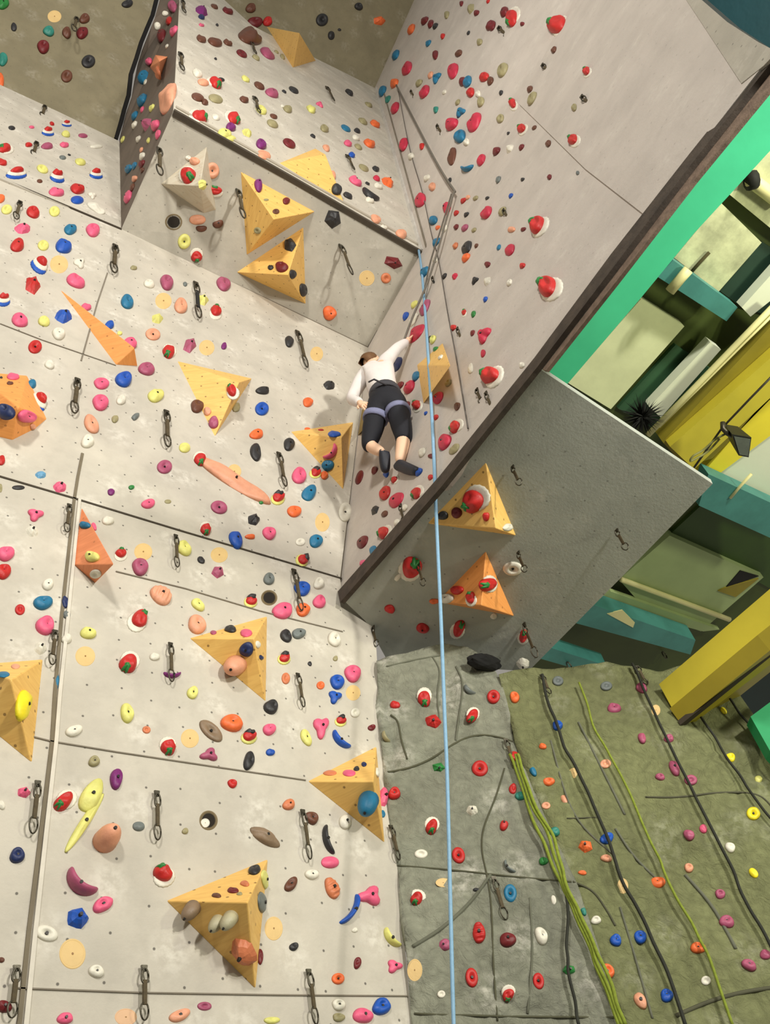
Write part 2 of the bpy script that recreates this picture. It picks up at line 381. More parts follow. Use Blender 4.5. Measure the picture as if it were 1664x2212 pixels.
# ------------------------------------------------------------ finding surfaces through a viewing ray
def make_bvh(): return BVHTree.FromPolygons([tuple(v) for v in BV], BF)
BVH = make_bvh()
def cast(px, py, plane=None):
    if plane: 
        p = on(plane, px, py); return p, plane[1], (p-CAM).length, 'upper front wall'
    h = BVH.ray_cast(CAM, ray(px, py), 60)
    if h[0] is None: return None
    n = h[1]
    if n.dot(CAM-h[0]) < 0: n = -n
    return h[0], n.normalized(), h[3], BT[h[2]]
def wpath(name, P3, r, mat, parent=None, res=8, kind=None):
    """a round cord or bar along points, as a mesh tube"""
    vs, fs = [], []; N = len(P3)
    prev = None
    for i, p in enumerate(P3):
        d = (P3[min(i+1, N-1)]-P3[max(i-1, 0)]).normalized()
        a = (prev - d*prev.dot(d)) if prev is not None else d.orthogonal()
        a.normalize(); prev = a; b = d.cross(a); rr = r[i] if isinstance(r, (list, tuple)) else r
        for k in range(res):
            t = 2*math.pi*k/res; vs.append(p+(a*math.cos(t)+b*math.sin(t))*rr)
    for i in range(N-1):
        for k in range(res):
            k2 = (k+1) % res; fs.append((i*res+k, i*res+k2, (i+1)*res+k2, (i+1)*res+k))
    fs += [tuple(range(res))[::-1], tuple((N-1)*res+k for k in range(res))]
    return mesh_obj(name, vs, fs, mat, parent, True, kind)
def smooth_pts(pts, n=6):
    out = []; P = [pts[0]]+list(pts)+[pts[-1]]
    for i in range(1, len(P)-2):
        a, b, c, d = P[i-1:i+3]
        for k in range(n):
            t = k/n
            out.append(tuple(.5*((2*b[j])+(-a[j]+c[j])*t+(2*a[j]-5*b[j]+4*c[j]-d[j])*t*t+(-a[j]+3*b[j]-3*c[j]+d[j])*t**3) for j in range(len(a))))
    out.append(tuple(pts[-1])); return out
def drape(pts, off, r, mat, name=None, kind=None):
    P3 = []
    for x, y in smooth_pts(pts, 8):
        h = cast(x, y)
        if h: P3.append(h[0]+h[1]*off)
    for _ in range(3):
        P3 = [P3[0]]+[(P3[i-1]+P3[i]*2+P3[i+1])/4 for i in range(1, len(P3)-1)]+[P3[-1]]
    return wpath(name, P3, r, mat, None, 6, kind)
RS = plain('rock_seam', (84,84,64), .9)
RF = plain('rock_fold', (104,106,90), .9)
for pts, r, m in [([(838,1668),(880,1660),(930,1640),(990,1602),(1035,1588),(1080,1593),(1108,1602)], .006, RS),
    ([(858,1870),(980,1880),(1100,1893),(1235,1905)], .005, RS), ([(895,2190),(1100,2196),(1330,2198)], .005, RS),
    ([(1090,1660),(1072,1720),(1045,1790),(1042,1840),(1052,1890),(1062,1960),(1066,2080),(1075,2205)], .005, RS),
    ([(1060,1890),(1015,1950),(955,2005),(892,2045)], .009, RF), ([(845,1545),(860,1560),(868,1600),(880,1640)], .006, RS),
    ([(935,1420),(950,1450),(945,1500),(950,1560)], .006, RF), ([(985,1440),(1000,1480),(990,1560),(985,1600)], .007, RF),
    ([(835,1440),(900,1425),(960,1415)], .006, RF), ([(1145,1940),(1150,2060),(1140,2190)], .006, RF),
    ([(1238,1905),(1280,1925),(1310,1965),(1330,2000)], .006, RS), ([(1395,1722),(1470,1722),(1560,1712),(1640,1718),(1680,1760)], .006, RS),
    ([(1460,2195),(1530,2165),(1600,2145),(1680,2132)], .009, RS), ([(1225,1768),(1290,1766)], .004, RS),
    ([(1250,1560),(1310,1680),(1350,1760)], .007, RF), ([(1330,1790),(1370,1850),(1420,1900)], .007, RF), ([(1480,1890),(1540,1960),(1590,2050)], .009, RF),
    ([(1190,1600),(1240,1760),(1330,1850)], .006, RF), ([(1340,1960),(1370,2060),(1410,2200)], .006, RF)]:
    tn[0] += 1; drape(pts, .001, r, m, 'trim_%d' % (100+tn[0]), 'structure')

# ------------------------------------------------------------ wooden volumes
LAND = []      # (x, y, phrase) landmarks used in labels
def volume(name, base, apex, h, mat, label, land=None, plane=None, group=None, cat='climbing volume', lx=None):
    hs = [cast(x, y, plane) for x, y in base]
    c0 = cast(sum(p[0] for p in base)/len(base), sum(p[1] for p in base)/len(base), plane)
    pl = (c0[0], c0[1]); P = [on(pl, *p) for p in base]
    n = pl[1]; A = [hit(x, y, pl[0]+n*h, n) for x, y in apex]
    vs = P+A; N = len(P)
    ctr = sum(P, V((0,0,0)))/N - n*.004
    vs = [v - n*.003 if i < N else v for i, v in enumerate(vs)]
    bm = bmesh.new(); bv = [bm.verts.new(v) for v in vs]
    r = bmesh.ops.convex_hull(bm, input=bv)
    bmesh.ops.delete(bm, geom=[v for v in bm.verts if not v.link_faces], context='VERTS')
    bmesh.ops.recalc_face_normals(bm, faces=bm.faces)
    bm.verts.index_update()
    reg([v.co.copy() for v in bm.verts], [tuple(v.index for v in f.verts) for f in bm.faces], 'volume:'+(land or ''))
    me = bpy.data.meshes.new(name); bm.to_mesh(me); bm.free(); me.materials.append(mat); planar_uv(me)
    o = bpy.data.objects.new(name, me); COL.objects.link(o)
    bv_ = o.modifiers.new('edge', 'BEVEL'); bv_.width = .006; bv_.segments = 2; bv_.limit_method = 'ANGLE'; bv_.angle_limit = .2
    tag(o, label, cat, group)
    if land: LAND.append(((sum(p[0] for p in base)/N), (sum(p[1] for p in base)/N), land))
    return o
vol = 'wooden_volume'
volume(vol, [(576,57),(683,131),(633,146)], [(647,71)], .42, WOODY, 'yellow wooden pyramid volume sticking out at the top rim below the dark alcove', 'rim pyramid volume', PU)
volume(vol, [(603,352),(682,320),(745,441)], [(703,333)], .22, WOODY, 'flat yellow wooden volume above the long joint of the upper front wall', 'flat yellow volume', PU)
volume(vol, [(520,370),(681,457),(533,551)], [(592,474)], .42, WOODY, 'large yellow wooden pyramid volume on the steep overhang, upper of two touching', 'upper twin volume')
volume(vol, [(511,588),(656,490),(661,657)], [(622,594)], .42, WOODY, 'large yellow wooden pyramid volume on the steep overhang, lower of two touching', 'lower twin volume')
volume(vol, [(347,397),(447,316),(467,454),(441,461)], [(432,402)], .36, WOODG, 'whitewashed grey wooden pyramid volume on the steep overhang with a dark underside', 'whitewashed volume')
volume(vol, [(124,619),(250,788),(298,791)], [(291,751)], .13, WOODO, 'long narrow orange spike-shaped wooden volume pointing up left', 'orange spike volume')
volume(vol, [(382,779),(545,817),(464,944)], [(517,826)], .2, WOODY, 'yellow triangular wooden volume in the middle of the front wall', 'middle yellow volume')
volume(vol, [(628,932),(764,911),(742,1058)], [(738,945)], .24, WOODY, 'yellow triangular wooden volume left of the climber by the inner corner', 'volume left of climber')
volume(vol, [(-60,800),(59,810),(102,905),(77,926),(27,951),(-40,935)], [(40,880)], .2, WOODO, 'many-sided orange wooden volume cut by the left picture edge', 'left-edge orange volume')
volume(vol, [(176,1092),(159,1219),(206,1260)], [(247,1219)], .22, WOODP, 'small salmon-orange wooden triangle volume beside the vertical wall joint', 'salmon triangle volume')
volume(vol, [(408,1378),(578,1330),(575,1517)], [(549,1379)], .2, WOODY, 'yellow triangular wooden volume right of centre on the low front wall', 'low centre volume')
volume(vol, [(-60,1435),(94,1423),(70,1650),(-40,1560)], [(24,1468)], .2, WOODY, 'yellow wooden volume at the left edge carrying a bright yellow hold', 'left-edge yellow volume')
volume(vol, [(358,1945),(580,1854),(553,2138)], [(535,1949)], .26, WOODY, 'big yellow wooden pyramid volume at the bottom carrying round balls', 'bottom pyramid volume')
volume(vol, [(664,1687),(814,1611),(832,1822)], [(807,1688)], .22, WOODY, 'yellow wooden pyramid volume at the wall edge with a blue ball', 'blue-ball volume')
volume(vol, [(922,1131),(1050,997),(1116,1158)], [(1072,1142)], .2, WOODY, 'yellow wooden triangle volume on the steep prow, upper of the two', 'upper prow volume')
volume(vol, [(943,1301),(1050,1190),(1112,1332)], [(1040,1308)], .26, WOODO, 'orange wooden triangle volume on the steep prow, lower of the two', 'lower prow volume')
volume(vol, [(900,788),(956,740),(914,872)], [(974,790)], .22, WOODY, 'small orange wooden volume on the right wall right of the climber', 'volume right of climber')
volume(vol, [(772,942),(781,882),(806,890)], [(796,915)], .08, plain('khaki_wood', (140,118,58), .7), 'narrow khaki wooden wedge volume behind the left thigh of the climber')
volume(vol, [(323,145),(335,118),(362,122),(352,145),(345,172)], [(345,132)], .15, WOODP, 'peach wooden block fixed on the narrow brown flank')
BVH = make_bvh()

# ------------------------------------------------------------ climbing holds
HC = dict(r=((196,36,34),'red'), e=((112,26,32),'dark red'), k=((232,96,134),'pink'), R=((202,44,74),'crimson'), C=((186,180,148),'pale khaki'), A=((140,118,94),'taupe'), m=((172,82,114),'mauve'), u=((122,34,112),'purple'),
 b=((20,84,184),'blue'), N=((28,44,92),'navy'), t=((28,116,156),'teal'), T=((44,134,120),'sea-green'), y=((228,226,128),'pale yellow'), Y=((250,232,40),'bright yellow'),
 o=((240,112,56),'orange'), p=((232,164,130),'peach'), w=((232,228,212),'white'), c=((160,152,112),'khaki'), g=((40,128,58),'green'), d=((44,44,46),'black'),
 n=((104,62,44),'brown'), a=((112,120,118),'grey'), B=((104,164,204),'light blue'), K=((224,192,130),'tan'), s=((214,126,84),'terracotta'))
def hmat(c): return plain('hold_'+HC[c][1].replace(' ', '_'), HC[c][0], .5, .22, 14)
BOLT = plain('bolt_steel', (52,50,48), .4, .1, 9, .6)
def dome(R, Z, nr=8, nt=22, seed=0, amp=.06):
    rnd = random.Random(seed); ox = rnd.random()*50
    vs = [(0, 0, Z(0, 0, 0, 0))]; fs = []
    for i in range(1, nr+1):
        r = (i/nr)**.8
        for k in range(nt):
            t = 2*math.pi*k/nt; rr = R(t)*r; x, y = rr*math.cos(t), rr*math.sin(t)
            z = Z(r, t, x, y) if i < nr else -.02
            if 0 < i < nr: z += amp*noise.noise(V((x*4+ox, y*4, ox)))
            vs.append((x, y, max(z, -.02)))
    for k in range(nt): fs.append((0, 1+k, 1+(k+1) % nt))
    for i in range(nr-1):
        for k in range(nt):
            a, b = 1+i*nt+k, 1+i*nt+(k+1) % nt; fs.append((a, a+nt, b+nt, b))
    fs.append(tuple(1+(nr-1)*nt+k for k in range(nt))[::-1])
    return vs, fs
def cr(r, e=2.4, p=.55): return max(0, 1-r**e)**p
MESH = {}
def hold_mesh(t, v):
    key = (t, v)
    if key in MESH: return MESH[key]
    rn = random.Random(hash_(t)*31+v); ph = rn.random()*6.28; a1, a2 = rn.uniform(.05,.11), rn.uniform(.03,.06); dv = rn.uniform(.1,.2)
    R = lambda th: .5*(1+a1*math.cos(2*th+ph)+a2*math.cos(3*th+ph*2))/(1+a1)
    S = True
    g = lambda x, y, cx, cy, s: math.exp(-((x-cx)**2+(y-cy)**2)/(s*s))
    if t == 'b': vs, fs = dome(R, lambda r, th, x, y: .5*cr(r)-.16*g(x,y,dv*.5,dv,.16)+.08*x, seed=v, amp=.1)
    elif t == 'j': vs, fs = dome(R, lambda r, th, x, y: .52*cr(r,3)-.36*g(x,y,0,dv,.17), nr=10, seed=v, amp=.06)
    elif t == 'o': vs, fs = dome(lambda th: .5*(1+.03*math.cos(2*th+ph)), lambda r, th, x, y: .42*cr(r,4,.5)-.40*math.exp(-(r/.38)**2.6), nr=12, seed=v, amp=.03)
    elif t == 'q': vs, fs = dome(lambda th: .5*(1-.12*abs(math.cos(th))**3), lambda r, th, x, y: .45*cr(r,1.6,.7)*(1-.9*y)-.1*g(x,y*2,0,.3,.3), seed=v, amp=.05)
    elif t == 'f':
        S = False; K = 5
        vs, fs = dome(lambda th: .5*math.cos(math.pi/K)/math.cos((th+ph) % (2*math.pi/K)-math.pi/K), lambda r, th, x, y: .5*cr(r,1.4,.8)+.06*math.cos(5*th)*r, nr=3, nt=15, seed=v, amp=.1)
    elif t == 't': vs, fs = dome(lambda th: .5*(.80+.22*math.cos(3*th+ph)), lambda r, th, x, y: .46*cr(r,2)-.12*g(x,y,.05,0,.1), nt=24, seed=v)
    elif t == 'd': vs, fs = dome(lambda th: .5*(.72+.26*math.cos(th)+.06*math.cos(3*th)), lambda r, th, x, y: .5*cr(r,2)+.1*x, seed=v)
    elif t == 'l': vs, fs = dome(lambda th: .5, lambda r, th, x, y: .5*cr(r,2)+.1*math.sin(x*9+ph), nr=10, nt=28, seed=v, amp=.12)
    elif t == 'S': vs, fs = dome(R, lambda r, th, x, y: .46*cr(r,3)+.06*math.cos(x*32), nr=14, nt=30, seed=v, amp=.02)
    elif t == 'D': 
        Z = lambda r, th, x, y: .5*max(0, 1-r**2.1)**.5
        vs, fs = dome(lambda th: .5, Z, seed=v, amp=.0)
    elif t == 'K': vs, fs = dome(lambda th: .5, lambda r, th, x, y: (.055 if r < .80 else (.03 if r < .88 else .07)), nr=16, nt=36, seed=v, amp=0)
    elif t == 'k': vs, fs = dome(lambda th: .5, lambda r, th, x, y: .06, nr=3, nt=14, amp=0)
    elif t == 'H': vs, fs = dome(lambda th: .5, lambda r, th, x, y: (.10 if r > .86 else .0), nr=14, nt=30, amp=0)
    elif t == 'h': vs, fs = dome(lambda th: .42, lambda r, th, x, y: .015, nr=3, nt=30, amp=0)
    elif t == 'leaf':
        vs, fs = dome(lambda th: .5*(.62+.38*abs(math.cos(2.5*th))), lambda r, th, x, y: .35*cr(r,2), nr=5, nt=30, seed=v)
    elif t == 'rind':
        vs, fs = dome(lambda th: .5*(1+(.05 if int(th*5.1) % 2 else 0)), lambda r, th, x, y: .20*cr(r,6,.5), nr=7, nt=32, seed=v, amp=.01)
    elif t == 'c':
        vs, fs = [], []; n1, n2 = 16, 10
        for i in range(n1+1):
            s = i/n1; th = math.radians(200+140*s); rad = .40; w_ = .02+.135*math.sin(math.pi*min(1, max(0, s)))**.6
            cx, cy = rad*math.cos(th)*1.2, rad*math.sin(th)*1.5+.42; dx, dy = math.cos(th), math.sin(th)
            for k in range(n2):
                q = math.pi*k/(n2-1)
                vs.append((cx+dx*math.cos(q)*w_, cy+dy*math.cos(q)*w_, max(0, math.sin(q))*w_*1.9-.01))
        for i in range(n1):
            for k in range(n2-1):
                a = i*n2+k; fs.append((a, a+n2, a+n2+1, a+1))
            fs.append((i*n2, i*n2+n2-1, (i+1)*n2+n2-1, (i+1)*n2))
        fs += [tuple(range(n2))[::-1], tuple(n1*n2+k for k in range(n2))]
    elif t == 'wv': vs, fs = dome(lambda th: .5*(1-.35*abs(math.sin(th))**.5), lambda r, th, x, y: .5*cr(r,2)-.22*math.exp(-(y/.07)**2), nr=10, nt=26, seed=v)
    MESH[key] = (vs, fs, S and t not in ('K', 'H', 'k', 'h')); return MESH[key]
def hash_(t): return sum(ord(c)*(i+3) for i, c in enumerate(t))
HOLDS = []   # for label writing: dict(o, x, y, desc, surf, size, cat)
PROT = dict(b=.5, j=.45, o=.36, q=.5, f=.55, t=.45, d=.5, l=.6, S=.5, K=1, H=1, W=.5, F=.5, G=.55, c=1, D=.9)
SHAPE = dict(b='rounded', j='scooped', o='ring-shaped', q='flat-edged', f='angular', t='three-cornered', d='teardrop', l='long', S='striped', c='crescent', D='ball-shaped')
def bake(shape, B, H, off=(0,0,0), sc=(1,1,1)):
    vs, fs, sm = shape
    out = []
    for x, y, z in vs:
        X, Y_, Z = x*sc[0]+off[0], y*sc[1]+off[1], z*sc[2]*H+off[2]*H
        q = B @ V((X, Y_)); out.append((q.x, q.y, Z))
    return out, fs, sm
def svd2(B):
    a, b, c, d = B[0][0], B[0][1], B[1][0], B[1][1]
    t1 = math.atan2(2*a*c+2*b*d, a*a+b*b-c*c-d*d)/2; t2 = math.atan2(2*a*b+2*c*d, a*a-b*b+c*c-d*d)/2
    Ut = Matrix(((math.cos(t1), -math.sin(t1)), (math.sin(t1), math.cos(t1)))); Vt = Matrix(((math.cos(t2), -math.sin(t2)), (math.sin(t2), math.cos(t2))))
    S = Ut.transposed() @ B @ Vt
    return Ut, S, Vt
def hold(x, y, wpx, hpx, col, t, ang=None, plane=None):
    c = cast(x, y, plane)
    if not c: print('MISS', x, y); return
    p0, n, dist, surf = c
    wpx *= 1.12; hpx *= 1.12
    a = 0 if ang is None else ang
    if ang is None and t in ('c', 'q', 'd', 'l', 'S') and hpx > wpx: a = 90; wpx, hpx = hpx, wpx
    base = dist/F
    r = ZD if abs(n.z) < .9 else YD
    e1 = r.cross(n).normalized(); e2 = n.cross(e1)
    def loc2(px, py):
        q = hit(px, py, p0, n)-p0; return V((q.dot(e1), q.dot(e2)))
    ca, sa_ = math.cos(math.radians(a)), math.sin(math.radians(a))
    b1 = (loc2(x+ca*4, y+sa_*4)-loc2(x-ca*4, y-sa_*4))/8*wpx
    b2 = (loc2(x+sa_*4, y-ca*4)-loc2(x-sa_*4, y+ca*4))/8*hpx      # second axis: up in the picture for a = 0
    B = Matrix(((b1.x, b2.x), (b1.y, b2.y)))
    flat = t in ('K', 'H')
    Ut, S, Vt = svd2(B); lim = max(wpx, hpx)*base*(3 if flat else 1.1 if t == 'D' else 1.9)
    S = Matrix(((max(-lim, min(lim, S[0][0])), 0), (0, max(-lim, min(lim, S[1][1])))))
    B = Ut @ S @ Vt.transposed()
    L1, L2 = abs(S[0][0]), abs(S[1][1])
    H = min(L1, L2) if flat else min(PROT.get(t, .5)*1.15*min(min(wpx, hpx)*base*1.15, min(L1, L2)*1.2)*(1.75 if t == 'D' else 1.08), .26)
    hh = 0 if flat else H*.22
    b0 = hit(x, y, p0+n*hh, n) - n*hh
    fr = Matrix((e1, e2, n)).transposed().to_4x4(); fr.translation = b0
    v = int(x*7+y*13) % 9
    P = []   # parts: name, shape, material, offset, scale
    if t == 'W':
        P = [('rind', hold_mesh('rind', v), hmat('w'), (.10, 0, 0), (.82, 1, .5)), ('flesh', hold_mesh('b', v), hmat('e' if col == 'e' else 'r'), (-.07, 0, 0), (.84, .88, 1.1)), ('leaf', hold_mesh('leaf', v), hmat('g'), (-.27, 0, .12), (.42, .5, 1.25))]
        desc = 'red, white and green strawberry-like'
    elif t == 'F':
        P = [('blue_band', hold_mesh('rind', v), hmat('b'), (0, -.14, 0), (1, .72, .8)), ('white_band', hold_mesh('rind', v), hmat('w'), (0, -.0, .08), (.94, .62, .95)), ('red_band', hold_mesh('b', v), hmat('r'), (0, .14, .14), (.74, .5, 1.1))]
        desc = 'blue, white and red banded'
    elif t == 'G':
        P = [('yellow_foot', hold_mesh('rind', v), hmat('y'), (0, -.08, 0), (1, .84, .7)), ('red_middle', hold_mesh('b', v), hmat('r'), (0, 0, .04), (.88, .82, .95)), ('dark_cap', hold_mesh('b', v+1), hmat('d'), (0, .2, .1), (.66, .54, 1))]
        desc = 'black, red and yellow flame-like'
    elif t == 'K':
        fz = .12*max(L1, L2)/max(H, .001)
        P = [('disc', hold_mesh('K', 0), plain('plug_white', (230,226,212), .6, .1) if col == 'w' else plain('plug_tan', HC['K'][0], .6, .1) if col != 'p' else plain('plug_peach', (224,182,142), .6, .1), (0,0,0), (1,1,.12*2)), ('centre_screw', hold_mesh('k', 0), plain('plug_screw', (150,112,60), .5), (0,0,.01), (.1,.1,.12*2))]
        desc = 'round white' if col == 'w' else 'round tan wooden'
    elif t == 'H':
        P = [('rim', hold_mesh('H', 0), plain('hole_rim', (120,104,72), .6), (0,0,0), (1,1,.2)), ('recess', hold_mesh('h', 0), plain('hole_dark', (34,28,20), .95, .1), (0,0,0), (1,1,.3))]
        desc = 'round hollow'
    else:
        P = [(None, hold_mesh(t, v), hmat(col), (0,0,0), (1,1,1))]
        desc = HC[col][1]+' '+SHAPE[t]
    bolt = None
    if max(wpx, hpx) > 17 and not flat and t not in ('W', 'F', 'G', 'q'):
        zt = {'o': .03, 'j': .2, 'c': .24, 'l': .5, 'b': .42, 'f': .5, 't': .36, 'd': .46, 'S': .46, 'D': .49}.get(t, .3)
        bolt = (zt*H, (0, 0) if t != 'c' else (0, -.17))
    HOLDS.append(dict(x=x, y=y, desc=desc, surf=surf, size=max(wpx, hpx)*base, t=t, px=wpx*hpx, P=P, B=B, H=H, fr=fr, bolt=bolt,
                      cat='wall plug' if t == 'K' else 'wall port' if t == 'H' else 'climbing hold'))
def put(me_vs, fs, sm, mat, name, parent, fr):
    me = bpy.data.meshes.new(name); me.from_pydata(me_vs, [], fs); me.update()
    bm = bmesh.new(); bm.from_mesh(me); bmesh.ops.recalc_face_normals(bm, faces=bm.faces); bm.to_mesh(me); bm.free()
    me.materials.append(mat)
    for p in me.polygons: p.use_smooth = sm
    o = bpy.data.objects.new(name, me); COL.objects.link(o)
    if parent: o.parent = parent
    else: o.matrix_world = fr
    return o
def bolt_geo(h):
    z, (ox_, oy_) = h['bolt']; q = h['B'] @ V((ox_, oy_)); r_ = min(.0095, h['size']*.08)
    vs, fs, sm = hold_mesh('k', 0)
    return [(q.x+a*2*r_, q.y+b*2*r_, z+(.008 if c > 0 else -.01)) for a, b, c in vs], fs
def build_hold(h):
    nm = {'K': 'wall_plug', 'H': 'wall_port'}.get(h['t'], 'climbing_hold')
    if len(h['P']) == 1:
        q = h['P'][0]; g = bake(q[1], h['B'], h['H'], q[3], q[4]); root = put(*g, q[2], nm, None, h['fr'])
    else:
        root = bpy.data.objects.new(nm, None); COL.objects.link(root); root.matrix_world = h['fr']; root.empty_display_size = .05
        for q in h['P']: put(*bake(q[1], h['B'], h['H'], q[3], q[4]), q[2], q[0], root, None)
    if h['bolt']:
        bv_, bf_ = bolt_geo(h); put(bv_, bf_, False, BOLT, 'bolt_head', root, None)
    h['o'] = root
